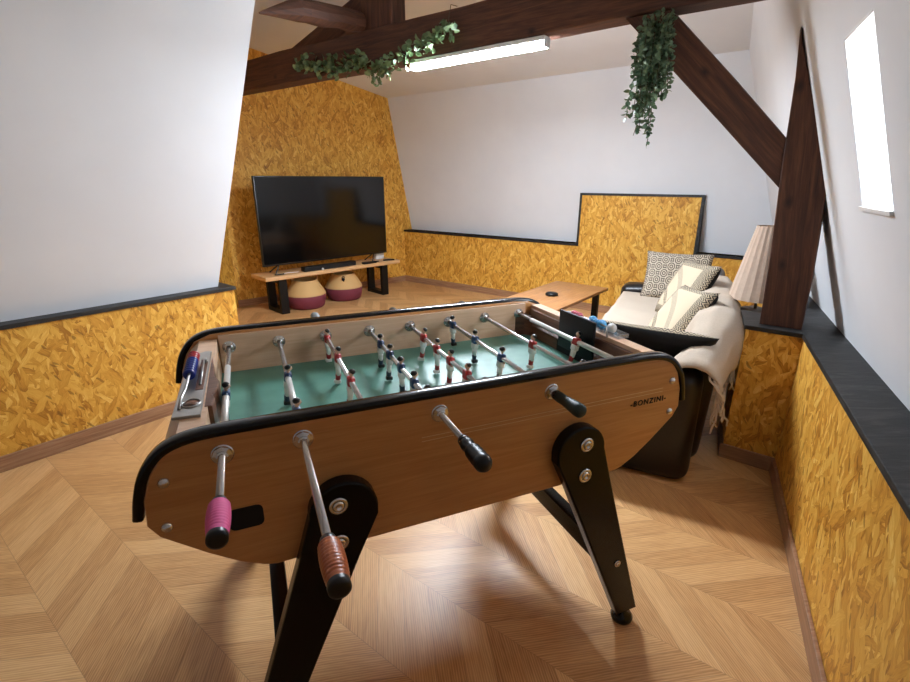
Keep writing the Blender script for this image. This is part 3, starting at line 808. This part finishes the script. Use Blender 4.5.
for i, (team, pos, side) in rods.items():
    x = (i - 4.5) * 0.15
    re = reach[i]
    other = 0.372 if side < 0 else -0.352
    m = MB(); m.tube([(x, re + side * 0.01, ZR), (x, other, ZR)], 0.0070, seg=12)
    rod = m.build('rod', M['chrome'], tb)
    if i in (1, 2, 7, 8):
        lo1, hi1 = {1: (-0.32, 0.13), 2: (-0.26, 0.0), 7: (-0.32, -0.30), 8: (-0.32, 0.22)}[i]
        m = MB(); m.tube([(x, lo1, ZR), (x, hi1, ZR)], 0.0082, seg=12); m.build('rod_sleeve', M['rod_white'], rod)
    for sy in (-1, 1):
        if sy == side:
            m = MB(); hexring(m, (x, sy * (WO - 0.001), ZR), (0, sy, 0), 0.0185, 0.007); m.build('bearing', M['chrome'], rod)
        m = MB(); yb = sy * (WI - 0.012)
        m.lathe([(0.020, 0), (0.020, 0.002), (0.013, 0.003), (0.0125, 0.010), (0.0085, 0.0115)], (x, yb, ZR), (0, -sy, 0), 18)
        for q_ in range(4): m.ball((x + 0.0155 * math.cos(q_ * 1.571 + .6), yb - sy * 0.0035, ZR + 0.0155 * math.sin(q_ * 1.571 + .6)), 0.0034, 8)
        m.build('bearing', M['chrome'], rod)
    # handle
    m = MB(); st = re; ax = (0, side, 0)
    g = {1: M['grip_pink'], 2: M['grip_wood'], 4: M['grip_black'], 6: M['grip_green'], 3: M['grip_grey']}.get(i, M['grip_black'])
    m.mat(M['grip_black']); m.lathe([(0.0085, -0.012), (0.0115, -0.010), (0.013, -0.004), (0.013, 0.0)], (x, st, ZR), ax, 20)
    m.mat(g)
    if i in (1, 2):
        pr = [(0.0135, 0.0)]; N_ = 11
        for k in range(N_):
            h_ = 0.004 + k * 0.0078; base = 0.0155 + 0.0035 * math.sin(k / (N_ - 1) * math.pi * 0.75 + .5)
            pr += [(base, h_), (base + 0.0012, h_ + 0.003), (base, h_ + 0.0062)]
        pr += [(0.0165, 0.092)]
        sc_ = lambda L_: [(r_ * 0.93, h_ * 0.86) for r_, h_ in L_]
        m.lathe(sc_(pr), (x, st, ZR), ax, 24); m.mat(M['grip_black']); m.lathe(sc_([(0.0168, 0.092), (0.0172, 0.099), (0.0168, 0.105), (0.012, 0.107), (0, 0.107)]), (x, st, ZR), ax, 24)
    elif i == 4:
        m.lathe([(0.011, 0), (0.0145, 0.008), (0.0145, 0.018), (0.0110, 0.026), (0.0150, 0.033), (0.0172, 0.040), (0.0145, 0.045), (0.0180, 0.052), (0.0150, 0.058), (0.0184, 0.065), (0.0155, 0.071), (0.0182, 0.078), (0.0178, 0.088), (0.013, 0.096), (0, 0.098)], (x, st, ZR), ax, 24)
    elif i == 6:
        m.lathe([(0.011, 0), (0.0135, 0.008), (0.0130, 0.03), (0.0155, 0.06), (0.0172, 0.082), (0.0165, 0.093), (0.010, 0.1), (0, 0.1)], (x, st, ZR), ax, 24)
    else:
        m.lathe([(0.012, 0), (0.0145, 0.02), (0.0165, 0.05), (0.0175, 0.08), (0.016, 0.093), (0.010, 0.098), (0, 0.098)], (x, st, ZR), ax, 24)
    m.build('handle', None, rod)
    # figures
    for k, yy in enumerate(pos):
        if not used[team]: f = protos[team]; used[team] = True
        else: f = protos[team].copy(); C.objects.link(f)
        f.parent = rod
        f.location = (x, yy, ZR)
        tilt = {1: 1.25, 2: 1.2, 8: 0.25}.get(i, 0.06 * ((k * 7 + i) % 3 - 1) + 0.05)
        f.rotation_euler = (0, 0, 0) if i not in (1, 2) else (0, 0, 0)
        f.rotation_euler.y = tilt * (1 if i in (1, 2) else 1) * (0.12 if i in (1, 2) else 1)
        if team == 'red': f.rotation_euler.z = math.pi; f.rotation_euler.y *= -1
    # black/white collars by the walls
for i in (1, 2, 3, 4, 5, 6, 7, 8): pass

# left end: aluminium tray with score beads
tr = MB()
tr.prism([(-0.621, -0.235), (-0.566, -0.240), (-0.564, 0.190), (-0.580, 0.196), (-0.618, 0.170)], X3, Y3, Z, (0, 0, 0.885), 0.007, bevel=0.002)
tray = tr.build('score_tray', M['steel'], tb)
m = MB(); m.lathe([(0.017, 0.0), (0.017, 0.0012), (0.0, 0.0012)], (-0.588, -0.175, 0.8915), (0, 0, 1), 24); m.build('tray_cup', M['table_dark'], tray)
m = MB(); m.tube([(-0.588 + 0.019 * math.cos(a / 24 * 2 * math.pi), -0.175 + 0.022 * math.sin(a / 24 * 2 * math.pi), 0.893) for a in range(25)], 0.0022, seg=6, cap=False); m.build('tray_rim', M['steel'], tray)
m = MB(); m.box((-0.586, -0.10, 0.8905), (-0.569, 0.10, 0.8925)); m.build('tray_slot', M['table_dark'], tray)
m = MB(); m.tube([(-0.610, -0.20, 0.893), (-0.608, -0.165, 0.902), (-0.600, -0.13, 0.912), (-0.600, 0.13, 0.912), (-0.603, 0.155, 0.900), (-0.603, 0.16, 0.892)], 0.0035, seg=8); m.build('bead_wire', M['steel'], tray)
for k in range(10):
    m = MB(); m.lathe([(0.005, -0.0048), (0.0120, -0.0062), (0.0145, 0), (0.0120, 0.0062), (0.005, 0.0070)], (-0.600, -0.040 + k * 0.0158, 0.912), (0, 1, 0), 16)
    m.build('score_bead', M['bead_red'] if k > 6 else M['bead_blue'], tray)
m = MB(); m.tube([(-0.577, -0.07, 0.893), (-0.577, 0.09, 0.900)], 0.003, seg=8); m.box((-0.583, 0.085, 0.892), (-0.571, 0.108, 0.903), bevel=0.002); m.build('score_pointer', M['steel'], tray)
# right end: clear tray and beads
m = MB(); m.box((0.604, -0.165, 0.8865), (0.645, 0.10, 0.8885)); 
for bx0, bx1, by0, by1 in ((0.604, 0.606, -0.165, 0.10), (0.643, 0.645, -0.165, 0.10), (0.606, 0.643, -0.165, -0.163), (0.606, 0.643, 0.098, 0.10)):
    m.box((bx0, by0, 0.8885), (bx1, by1, 0.900))
rt = m.build('ball_tray', M['tray'], tb)
m = MB(); m.tube([(0.59, -0.13, 0.885), (0.59, -0.12, 0.918), (0.59, 0.085, 0.918), (0.59, 0.095, 0.885)], 0.003, seg=8); bw = m.build('bead_wire', M['steel'], tb)
for k in range(8):
    m = MB(); m.lathe([(0.005, -0.0048), (0.0105, -0.0045), (0.0125, 0), (0.0105, 0.0045), (0.005, 0.0048)], (0.59, -0.09 + k * 0.0115 + (0.06 if k > 3 else 0), 0.918), (0, 1, 0), 14)
    m.build('score_bead', M['bead_pink'] if k > 3 else M['ball_blue'], bw)
TM = Matrix.Translation(TC) @ Matrix.Rotation(math.pi / 2 - az, 4, 'Z')
def ball(px, py, mat, label, r=0.0165):
    p = TM @ V((px, py, 0.8885 + r)); m = MB(); m.ball((0, 0, 0), r, 20); o = m.build('foosball', mat); o.location = p
    return tag(o, label, 'ball')
ball(0.622, -0.060, M['ball_blue'], 'blue ball in the clear tray, nearest the black goal plate')
ball(0.624, -0.108, M['ball_white'], 'white ball at the near end of the clear tray')
ball(0.625, -0.010, M['ball_blue'], 'blue ball half hidden behind the black goal plate')

# ================================================================ TV BENCH, TV
bl0 = V((-1.848, 4.956, 0)); bl1 = V((0.711, 0.703, 0)); bang = math.atan2(0.703, 0.711)
bench = thing('tv_bench', 'low oak plank bench on black frames under the television', 'bench', bl0, bang)
m = MB(); m.box((-0.13, -0.03, 0.375), (1.60, 0.33, 0.415), bevel=0.004); m.build('bench_top', M['bench'], bench)
for xx in (0.02, 1.34):
    m = MB()
    for poly in ([(0.0, 0), (0.33, 0), (0.33, 0.045), (0.0, 0.045)], [(0.0, 0.33), (0.33, 0.33), (0.33, 0.375), (0.0, 0.375)],
                 [(0.0, 0.045), (0.045, 0.045), (0.045, 0.33), (0.0, 0.33)], [(0.285, 0.045), (0.33, 0.045), (0.33, 0.33), (0.285, 0.33)]):
        m.prism(poly, Y3, Z, X3, (xx, 0, 0), 0.085)
    m.build('leg', M['black_satin'], bench)
tvm = Matrix.Translation(bl0) @ Matrix.Rotation(bang, 4, 'Z')
tv = thing('television', 'large flat black television standing on the oak bench', 'television', tvm @ V((0.73, 0.14, 0.415)), bang)
m = MB(); m.box((-0.80, -0.018, 0.085), (0.785, 0.018, 0.985), bevel=0.004); m.box((-0.5, 0.018, 0.12), (0.5, 0.05, 0.55), bevel=0.01); m.build('housing', M['tv_body'], tv)
m = MB(); m.box((-0.788, -0.0195, 0.105), (0.773, -0.0175, 0.975)); m.build('screen', M['tv'], tv)
for xx in (-0.62, 0.60):
    m = MB(); m.tube([(xx - 0.10, -0.10, 0.007), (xx, 0.0, 0.10), (xx + 0.03, 0.0, 0.12)], 0.007, seg=8); m.tube([(xx - 0.07, 0.10, 0.007), (xx, 0.0, 0.10)], 0.007, seg=8)
    m.tube([(xx - 0.10, -0.10, 0.007), (xx - 0.01, -0.105, 0.007)], 0.007, seg=8); m.build('foot', M['tv_body'], tv)
def on_bench(x, y, z=0.415): return tvm @ V((x, y, z))
sb = thing('soundbar', 'long low black soundbar on the bench in front of the television', 'soundbar', on_bench(0.68, 0.045), bang)
m = MB(); m.box((-0.36, -0.04, 0), (0.30, 0.04, 0.052), bevel=0.008); m.build('soundbar_body', M['black_satin'], sb)
m = MB(); m.box((-0.355, -0.0405, 0.008), (0.295, -0.0395, 0.044)); m.build('grille', M['void'], sb)
m = MB(); m.box((-0.09, -0.03, 0), (0.09, 0.03, 0.022), bevel=0.005); o = m.build('set_top_box', M['black_satin']); o.location = on_bench(1.16, 0.005); o.rotation_euler.z = bang
tag(o, 'flat black box right of the soundbar on the bench', 'media box')
m = MB(); m.box((-0.02, -0.07, 0), (0.02, 0.07, 0.016), bevel=0.004); o = m.build('remote_control', M['black_satin']); o.location = on_bench(1.47, 0.03); o.rotation_euler.z = bang + 1.2
tag(o, 'black remote control at the right end of the oak bench', 'remote control')
m = MB(); m.box((-0.06, -0.03, 0), (0.06, 0.03, 0.075), bevel=0.008); o = m.build('router_box', M['white_plastic']); o.location = on_bench(1.46, 0.22); o.rotation_euler.z = bang
tag(o, 'small white box behind the right foot of the television', 'box')
m = MB(); m.ball((0, 0, 0.014), 0.014, 12); o = m.build('white_knob', M['white_plastic']); o.location = on_bench(0.53, -0.015)
tag(o, 'tiny white object on the bench edge before the soundbar', 'trinket')
m = MB(); m.tube([on_bench(0.02, 0.12, .419), on_bench(0.08, 0.05, .420), on_bench(0.17, 0.09, .419), on_bench(0.26, 0.05, .420), on_bench(0.30, 0.10, .419)], 0.0035, seg=6); o = m.build('power_cable', M['white_plastic'])
tag(o, 'thin pale cable lying on the bench left of the soundbar', 'cable')
def basket(cx_, cy_, label, tone, rot):
    p = tvm @ V((cx_, cy_, 0)); o = thing('belly_basket', label, 'basket', p, rot, 'belly baskets under the bench')
    m = MB(); m.lathe([(0.0, 0.004), (0.175, 0.0), (0.20, 0.02), (0.214, 0.08), (0.220, 0.155), (0.214, 0.158), (0.17, 0.02), (0, 0.02)], (0, 0, 0), seg=36); m.build('lower_bowl', M['plum'], o)
    m = MB(); m.lathe([(0.222, 0.150), (0.212, 0.172), (0.172, 0.24), (0.140, 0.290), (0.132, 0.310), (0.124, 0.308), (0.16, 0.24), (0.205, 0.165)], (0, 0, 0), seg=36); m.build('upper_collar', M['straw'], o)
    for s in (-1, 1):
        m = MB(); m.tube([(0.134 * s, -0.035, 0.295), (0.138 * s, -0.03, 0.325), (0.134 * s, 0, 0.345), (0.138 * s, 0.03, 0.325), (0.134 * s, 0.035, 0.295)], 0.005, seg=7); m.build('handle', M['straw'], o)
    return o
bk1 = basket(0.385, 0.15, 'straw basket with plum base under the bench, beside its left leg', 0, 0.4)
bk2 = basket(0.91, 0.20, 'straw basket with plum base and dark tassel under the middle of the bench', 0, 1.2)
m = MB(); m.ball((0, 0, 0), 0.018, 10); m.tube([(0, 0, 0), (0.01, 0, -0.035)], [0.006, 0.011], seg=8); m.tube([(-0.01, 0, 0), (-0.03, 0, 0.02), (0, 0.0, 0.04), (0.03, 0, 0.02), (0.01, 0, 0)], 0.004, seg=6)
tas = m.build('tassel', M['void'], bk2); tas.location = (bk2.matrix_basis.inverted() @ (bk2.location + (V((0, 0, 0)) - bk2.location).normalized() * 0.172)); tas.location.z = 0.262

# ================================================================ COFFEE TABLE
ca = math.atan2(-0.778, -0.617)
ct = thing('coffee_table', 'low oak coffee table with black plate leg beside the sofa', 'coffee table', (0.835, 3.986, 0), ca)
# local x runs from the far-right edge to the near-left, local y across
m = MB(); m.box((-0.54, -0.256, 0.413), (0.50, 0.256, 0.438), bevel=0.003); m.build('table_top', M['coffee'], ct)
for xx in (-0.42, 0.42):
    m = MB(); m.box((xx - 0.02, -0.22, 0.0), (xx + 0.02, -0.17, 0.413)); m.box((xx - 0.02, 0.17, 0.0), (xx + 0.02, 0.22, 0.413)); m.box((xx - 0.02, -0.17, 0.0), (xx + 0.02, 0.17, 0.03)); m.build('leg', M['black_satin'], ct)
m = MB(); m.lathe([(0, 0), (0.046, 0), (0.052, 0.005), (0.052, 0.018), (0.044, 0.025), (0.03, 0.025), (0, 0.022)], (0, 0, 0), seg=28); o = m.build('round_speaker', M['black_satin']); o.location = (0.805, 3.945, 0.45)
tag(o, 'small round black puck lying on the oak coffee table', 'puck')
# patterned rug
def rugmat():
    t = NT('patterned_rug'); tc = t.n('ShaderNodeTexCoord').outputs['Object']
    v = t.n('ShaderNodeTexVoronoi'); v.inputs['Scale'].default_value = 26; t.l(tc, v.inputs['Vector'])
    s = t.n('ShaderNodeSeparateColor'); t.l(v.outputs['Color'], s.inputs[0])
    col = t.ramp(s.outputs[0], [(0, lin(34, 34, 48)), (0.3, lin(210, 206, 210)), (0.5, lin(60, 64, 92)), (0.75, lin(176, 90, 96)), (0.85, lin(120, 150, 190))], 'CONSTANT')
    return t.set(0.95, 0, col)
m = MB(); m.box((-0.62, -0.38, 0), (0.62, 0.38, 0.012), bevel=0.003); o = m.build('patterned_rug', rugmat()); o.location = (0.90, 3.93, 0.0); o.rotation_euler.z = ca
tag(o, 'multicoloured patterned rug beneath the oak coffee table', 'rug')
ct.location.z = 0.012; 
bpy.data.objects['round_speaker'].location.z = 0.450

# ================================================================ SOFA
sa = math.atan2(0.894, 0.447)
S0 = V((1.11, 1.91, 0))
SM = Matrix.Translation(S0) @ Matrix.Rotation(sa, 4, 'Z')
sofa = thing('leather_sofa', 'dark leather sofa against the low wall with cream throws', 'sofa', S0, sa)
def soft(lo, hi, bev, name, mat, par, seg=5, warp=None):
    m = MB(); m.box(lo, hi, bevel=bev, seg=seg)
    if warp:
        for v in m.bm.verts: v.co = warp(v.co)
    return m.build(name, mat, par)
SLn = 2.30
soft((0.06, 0.08, 0.03), (SLn - 0.06, 0.66, 0.30), 0.03, 'base', M['leather'], sofa)
soft((0.17, 0.16, 0.28), (SLn - 0.17, 0.69, 0.445), 0.05, 'seat', M['leather'], sofa)
soft((0.16, 0.0, 0.03), (SLn - 0.04, 0.17, 0.70), 0.07, 'backrest', M['leather'], sofa, 6, lambda c: V((c.x, c.y - (0.06 if c.x < 1 else 0.20) * max(0, (c.z - 0.25)), c.z - (0.14 * max(0, (0.50 - c.x) / 0.50) if c.z > .4 else 0))))
for nm, x0, x1 in (('armrest', 0.0, 0.19), ('armrest', SLn - 0.19, SLn)):
    sgn = -1 if x0 < 1 else 1
    def armw(c, x0=x0, x1=x1, sgn=sgn):
        xm = (x0 + x1) / 2
        k = max(0, (c.z - 0.3) / 0.3)
        dz = -0.05 * max(0, (c.y - 0.1) / 0.6) * (1 if c.z > 0.3 else 0)
        return V((c.x + (c.x - xm) * 0.15 * k, c.y, c.z + dz))
    soft((x0, 0.035, 0.0), (x1, 0.70, 0.56), 0.065, nm, M['leather'], sofa, 6, armw)

def surf(fn, nu, nv, name, mat, par=None, thick=0.012, label=None, cat=None, extra=None, sub=0):
    """double sided cloth surface fn(u,v)->point, solidified"""
    bm_ = bmesh.new(); g = [[bm_.verts.new(fn(i / nu, j / nv)) for j in range(nv + 1)] for i in range(nu + 1)]
    for i in range(nu):
        for j in range(nv): bm_.faces.new([g[i][j], g[i + 1][j], g[i + 1][j + 1], g[i][j + 1]])
    bmesh.ops.recalc_face_normals(bm_, faces=bm_.faces)
    m = MB(); m.bm.free(); m.bm = bm_
    for f in bm_.faces: f.smooth = True
    o = m.build(name, mat, par)
    md = o.modifiers.new('thickness', 'SOLIDIFY'); md.thickness = thick; md.offset = 1
    if label: tag(o, label, cat)
    return o
# throw over the seat
def seat_throw(u, v):
    x = 0.20 + u * 1.86; y = 0.17 + v * 0.53
    z = 0.452 + 0.004 * math.sin(9 * x + 5 * y) + 0.003 * math.sin(23 * x - 11 * y)
    if v > 0.93: y = 0.17 + 0.93 * 0.53 + (v - 0.93) * 0.2 + 0.012; z -= (v - 0.93) * 4.0
    return SM @ V((x, y, z))
surf(seat_throw, 50, 24, 'seat_throw', M['throw'], label='cream woven throw spread flat over the sofa seat', cat='throw')
# throw over the backrest, falling over the near arm, with fringe behind
def back_path(v):
    pts = [(0.150, 0.47), (0.125, 0.60), (0.090, 0.69), (0.02, 0.722), (-0.055, 0.715), (-0.102, 0.67), (-0.104, 0.59), (-0.095, 0.51)]
    f = v * (len(pts) - 1); i = min(int(f), len(pts) - 2); t_ = f - i
    return [pts[i][k] * (1 - t_) + pts[i + 1][k] * t_ for k in (0, 1)]
def back_throw(u, v):
    y, z = back_path(v)
    x = -0.02 + u * 1.60
    w_ = 0.006 * math.sin(14 * x + 6 * v) + 0.004 * math.sin(31 * x)
    if u < 0.30:
        k = ((0.30 - u) / 0.30); k = k * k * (3 - 2 * k)
        near = [(0.17, 0.565), (0.145, 0.59), (0.115, 0.60), (0.08, 0.605), (0.04, 0.595), (0.0, 0.56), (-0.015, 0.51), (-0.02, 0.46)]
        f = v * 7; i = min(int(f), 6); t_ = f - i
        ny, nz = [near[i][q] * (1 - t_) + near[i + 1][q] * t_ for q in (0, 1)]
        y = y * (1 - k) + ny * k; z = z * (1 - k) + nz * k
        if u < 0.01: x -= 0.010; z -= 0.015
    return SM @ V((x, y + w_, z + 0.01 + w_ * 0.5))
surf(back_throw, 70, 28, 'back_throw_tmp', M['throw'])
bt = bpy.data.objects['back_throw_tmp']; bt.name = 'fringed_throw'
tag(bt, 'cream fringed throw hanging over the sofa backrest and near arm', 'throw')
m = MB()
for k in range(46):
    u = k / 45; p = back_throw(u, 1.0); q = SM.inverted() @ p
    ln_ = random.uniform(0.09, 0.15) + (0.03 if u < .15 else 0)
    pts = [p]
    for s in range(1, 5):
        pts.append(SM @ V((q.x + random.uniform(-.008, .008) * s * .5, q.y - 0.004 * s * random.uniform(-1, 1) - 0.002 * s, q.z - ln_ * s / 4)))
    m.tube(pts, [0.005, 0.004, 0.0035, 0.005, 0.003], seg=6)
for k in range(7):
    v = 0.62 + k / 6 * 0.38; p = back_throw(0.0, v); q = SM.inverted() @ p
    ln_ = random.uniform(0.06, 0.11)
    pts = [p] + [SM @ V((q.x - 0.008 - 0.003 * s + random.uniform(-.006, .006), q.y + random.uniform(-.006, .006) * s - 0.01 * s * (v > .5), q.z - ln_ * s / 4)) for s in range(1, 5)]
    m.tube(pts, [0.005, 0.004, 0.0035, 0.005, 0.003], seg=6)
m.build('fringe', M['throw'], None)
fr = bpy.data.objects['fringe']; fr.parent = bt; fr.matrix_parent_inverse = Matrix.Identity(4)

def pillow(name, center, ux, uy, w, h, t_, front, back, label, group=None, piping=None):
    """ux,uy in-plane axes; front faces ux x uy"""
    ux, uy = V(ux).normalized(), V(uy).normalized(); nz = ux.cross(uy).normalized(); uy = nz.cross(ux)
    n = 22
    bm_ = bmesh.new(); uvl = bm_.loops.layers.uv.verify()
    mats = [front, back]
    for side in (0, 1):
        g = []
        for i in range(n + 1):
            row = []
            for j in range(n + 1):
                a, b = i / n * 2 - 1, j / n * 2 - 1
                e = (max(0.0, 1 - a ** 4) * max(0.0, 1 - b ** 4)) ** 0.5
                pin = 1 - 0.07 * (1 - abs(a) ** 2) * abs(b) ** 3; pin2 = 1 - 0.07 * (1 - abs(b) ** 2) * abs(a) ** 3
                x, y = a * w / 2 * pin2, b * h / 2 * pin
                z = t_ / 2 * e + 0.004 * math.sin(5 * a + 3 * b) * e
                row.append((bm_.verts.new(V((x, y, z if side == 0 else -z))), (a * w / 2, b * h / 2)))
            g.append(row)
        for i in range(n):
            for j in range(n):
                q = [g[i][j], g[i + 1][j], g[i + 1][j + 1], g[i][j + 1]]
                if side: q.reverse()
                f = bm_.faces.new([k[0] for k in q]); f.smooth = True; f.material_index = side
                for lp, k in zip(f.loops, q): lp[uvl].uv = k[1]
    bmesh.ops.remove_doubles(bm_, verts=bm_.verts, dist=1e-4)
    m = MB(); m.bm.free(); m.bm = bm_; m.custom_uv = True; m.mats = mats
    o = m.build(name)
    o.matrix_world = SM @ Matrix.Translation(V(center)) @ Matrix((ux, uy, nz)).transposed().to_4x4()
    tag(o, label, 'cushion', group); return o
pillow('cushion', (2.03, 0.27, 0.63), (0, -1, 0), (0.45, 0, 0.72), 0.50, 0.42, 0.11, M['hexcloth'], M['hexcloth'], 'brown and white geometric cushion leaning on the far sofa arm')
pillow('cushion', (1.30, 0.18, 0.665), (-0.90, -0.40, 0.06), (0.14, -0.42, 0.9), 0.50, 0.42, 0.12, M['arcs'], M['pillow_black'], 'cream striped cushion with black back leaning on the backrest, farther of two')
pillow('cushion', (0.76, 0.19, 0.615), (-0.90, -0.40, 0.10), (0.16, -0.50, 0.8), 0.44, 0.40, 0.12, M['arcs'], M['pillow_black'], 'cream striped cushion with black back in the middle of the backrest')
pillow('cushion', (0.27, 0.275, 0.555), (0, 1, 0.03), (-0.55, 0, 0.62), 0.54, 0.40, 0.10, M['arcs'], M['pillow_black'], 'cushion showing its black back, leaning over the near sofa arm')

# ================================================================ LAMP
lp = thing('floor_lamp', 'lamp with cream cloth cone shade between sofa and dark post', 'lamp', (1.735, 2.715, 0), 0.3)
m = MB(); ns = 40
ring = []
for h_, r_ in ((0.72, 0.145), (0.90, 0.110), (1.125, 0.066)):
    ring.append([m.bm.verts.new(V(((r_ + 0.003 * (k % 2)) * math.cos(k / ns * 2 * math.pi), (r_ + 0.003 * (k % 2)) * math.sin(k / ns * 2 * math.pi), h_))) for k in range(ns)])
for a, b in zip(ring, ring[1:]):
    m._tag([m.bm.faces.new([a[k], a[(k + 1) % ns], b[(k + 1) % ns], b[k]]) for k in range(ns)], False)
sh = m.build('lamp_shade', M['shade'], lp); md = sh.modifiers.new('thickness', 'SOLIDIFY'); md.thickness = 0.003
m = MB(); m.box((-0.06, -0.06, 0.0), (0.06, 0.06, 0.66), bevel=0.004); m.build('base', M['lamp_white'], lp)
m = MB(); m.tube([(0, 0, 0.66), (0, 0, 0.98)], 0.008, seg=8); m.tube([(0, 0, .98), (0, 0, 1.05)], [0.015, 0.02], seg=10); m.build('pole', M['steel'], lp)
for s in range(3):
    pass
m = MB()
for s in range(3):
    a = s * 2.094; m.tube([(0, 0, 0.97), (0.082 * math.cos(a), 0.082 * math.sin(a), 0.95)], 0.002, seg=5)
m.build('shade_spokes', M['steel'], lp)

# ================================================================ PLANTS
def leaf(bm_, p, d, up, L_, W_, nseg=3):
    d = d.normalized(); s_ = d.cross(up)
    if s_.length < 1e-4: s_ = d.orthogonal()
    s_.normalize(); nn_ = s_.cross(d)
    prof = [(0.0, 0.05), (0.3, 0.85), (0.6, 1.0), (0.85, 0.6), (1.0, 0.05)]
    prev = None
    for (t_, w_) in prof:
        c = p + d * (L_ * t_) - nn_ * (0.25 * L_ * t_ * t_)
        cur = [bm_.verts.new(c - s_ * W_ * w_ * 0.5 + nn_ * 0.12 * W_ * w_), bm_.verts.new(c), bm_.verts.new(c + s_ * W_ * w_ * 0.5 + nn_ * 0.12 * W_ * w_)]
        if prev:
            for k in (0, 1):
                f = bm_.faces.new([prev[k], prev[k + 1], cur[k + 1], cur[k]]); f.smooth = True
        prev = cur
def rv(): return V((random.uniform(-1, 1), random.uniform(-1, 1), random.uniform(-1, 1)))
# eucalyptus garland draped along the beam face
gar = thing('eucalyptus_garland', 'green eucalyptus garland draped along the dark beam left of the light', 'garland', T(ts(-0.75, 3.9), 2.2, -0.03))
gi = gar.location.copy()
m1, m2 = MB(), MB()
def gpt(f):
    # from left end (u 300,y60) to the right end (u 462,y 40)
    key = [(0.00, ts(-1.22, 4.27), 2.24, 0.03), (0.14, ts(-1.00, 4.10), 2.155, .035), (0.3, ts(-0.80, 3.94), 2.135, .035), (0.42, ts(-0.66, 3.83), 2.15, .03), (0.52, ts(-0.50, 3.71), 2.07, .04), (0.65, ts(-0.36, 3.61), 2.105, .04), (0.8, ts(-0.18, 3.47), 2.16, .035), (0.92, ts(-0.04, 3.36), 2.215, .03), (1.0, ts(0.03, 3.30), 2.20, .03)]
    for a, b in zip(key, key[1:]):
        if f <= b[0]:
            t_ = (f - a[0]) / (b[0] - a[0]); return T(a[1] * (1 - t_) + b[1] * t_, a[2] * (1 - t_) + b[2] * t_, -(a[3] * (1 - t_) + b[3] * t_))
    return T(key[-1][1], key[-1][2], -0.03)
m1.tube([gpt(i / 40) - gi for i in range(41)], 0.004, seg=6)
m1.tube([gpt(0.93) - gi, T(ts(-0.03, 3.35), 2.27, -.02) - gi, T(ts(-0.02, 3.345), 2.345, -.01) - gi, T(ts(-0.02, 3.345), 2.35, .05) - gi], 0.0025, seg=5)
for i in range(330):
    f = random.random(); p = gpt(f) + V((random.gauss(0, .012), random.gauss(0, .012), random.gauss(0, .030)))
    sag = -0.5 if 0.45 < f < 0.62 else 0
    d = rv() + tn * -0.8 + Z * sag
    if random.random() < 0.12: p += Z * random.uniform(-0.06, 0.05)
    p += tn * min(0, -((p - T0).dot(tn) + 0.006) if (p - T0).dot(tn) > -0.006 else 0)
    leaf(m2.bm, p - gi, d if d.dot(tn) < 0 else d - 2 * d.dot(tn) * tn, rv(), random.uniform(0.034, 0.052), random.uniform(0.030, 0.044))
for k in range(4):      # short hanging ends
    b0_ = gpt(0.46 + 0.04 * k); e_ = b0_ + V((random.uniform(-.02, .02), 0, -random.uniform(0.05, 0.10)))
    m1.tube([b0_ - gi, e_ - gi], 0.002, seg=5)
    for j in range(8): leaf(m2.bm, b0_.lerp(e_, j / 7) - gi, rv() - Z, rv(), 0.034, 0.028)
m1.build('stem', M['stem'], gar); m2.build('leaves', M['eucalyptus'], gar)
# hanging ivy over the brace
ivp = T(-0.675, 2.05, -0.02)
iv = thing('hanging_ivy', 'dark green trailing ivy hanging where beam meets diagonal brace', 'hanging plant', ivp)
m1, m2 = MB(), MB()
def strand(x0, z0, L_, spread, n0, dens):
    p = V(td * x0) + Z * z0 + tn * n0; pts = [p]
    n = max(4, int(L_ / 0.04)); drift = V((0, 0, 0))
    sx = random.uniform(-spread, spread)
    for i in range(n):
        p = p + Z * (-L_ / n) + td * (sx / n + random.uniform(-.006, .006)) + tn * random.uniform(-.006, .005)
        pts.append(p)
    m1.tube(pts, 0.0018, seg=5)
    for i in range(int(L_ * dens)):
        f = random.random() * (len(pts) - 1); k = int(f); q = pts[k].lerp(pts[k + 1], f - k)
        d = td * random.uniform(-1, 1) + tn * random.uniform(-1, 0.15) + Z * random.uniform(-1.0, 0.2)
        leaf(m2.bm, q, d, rv(), random.uniform(0.022, 0.036), random.uniform(0.014, 0.022))
for i in range(22): strand(random.uniform(-0.035, 0.085), random.uniform(-0.02, 0.06), random.uniform(0.22, 0.36), 0.03, random.uniform(-0.05, -0.005), 150)
for i in range(9): strand(random.uniform(-0.055, 0.03), random.uniform(-0.10, -0.02), random.uniform(0.26, 0.36), 0.04, random.uniform(-0.05, -0.005), 110)
for i in range(4): strand(random.uniform(-0.02, 0.035), -0.30, random.uniform(0.16, 0.24), 0.03, random.uniform(-0.03, -0.01), 110)
strand(-0.03, -0.10, 0.08, 0.10, -0.02, 90)
m1.build('stem', M['stem'], iv); m2.build('leaves', M['ivy'], iv)
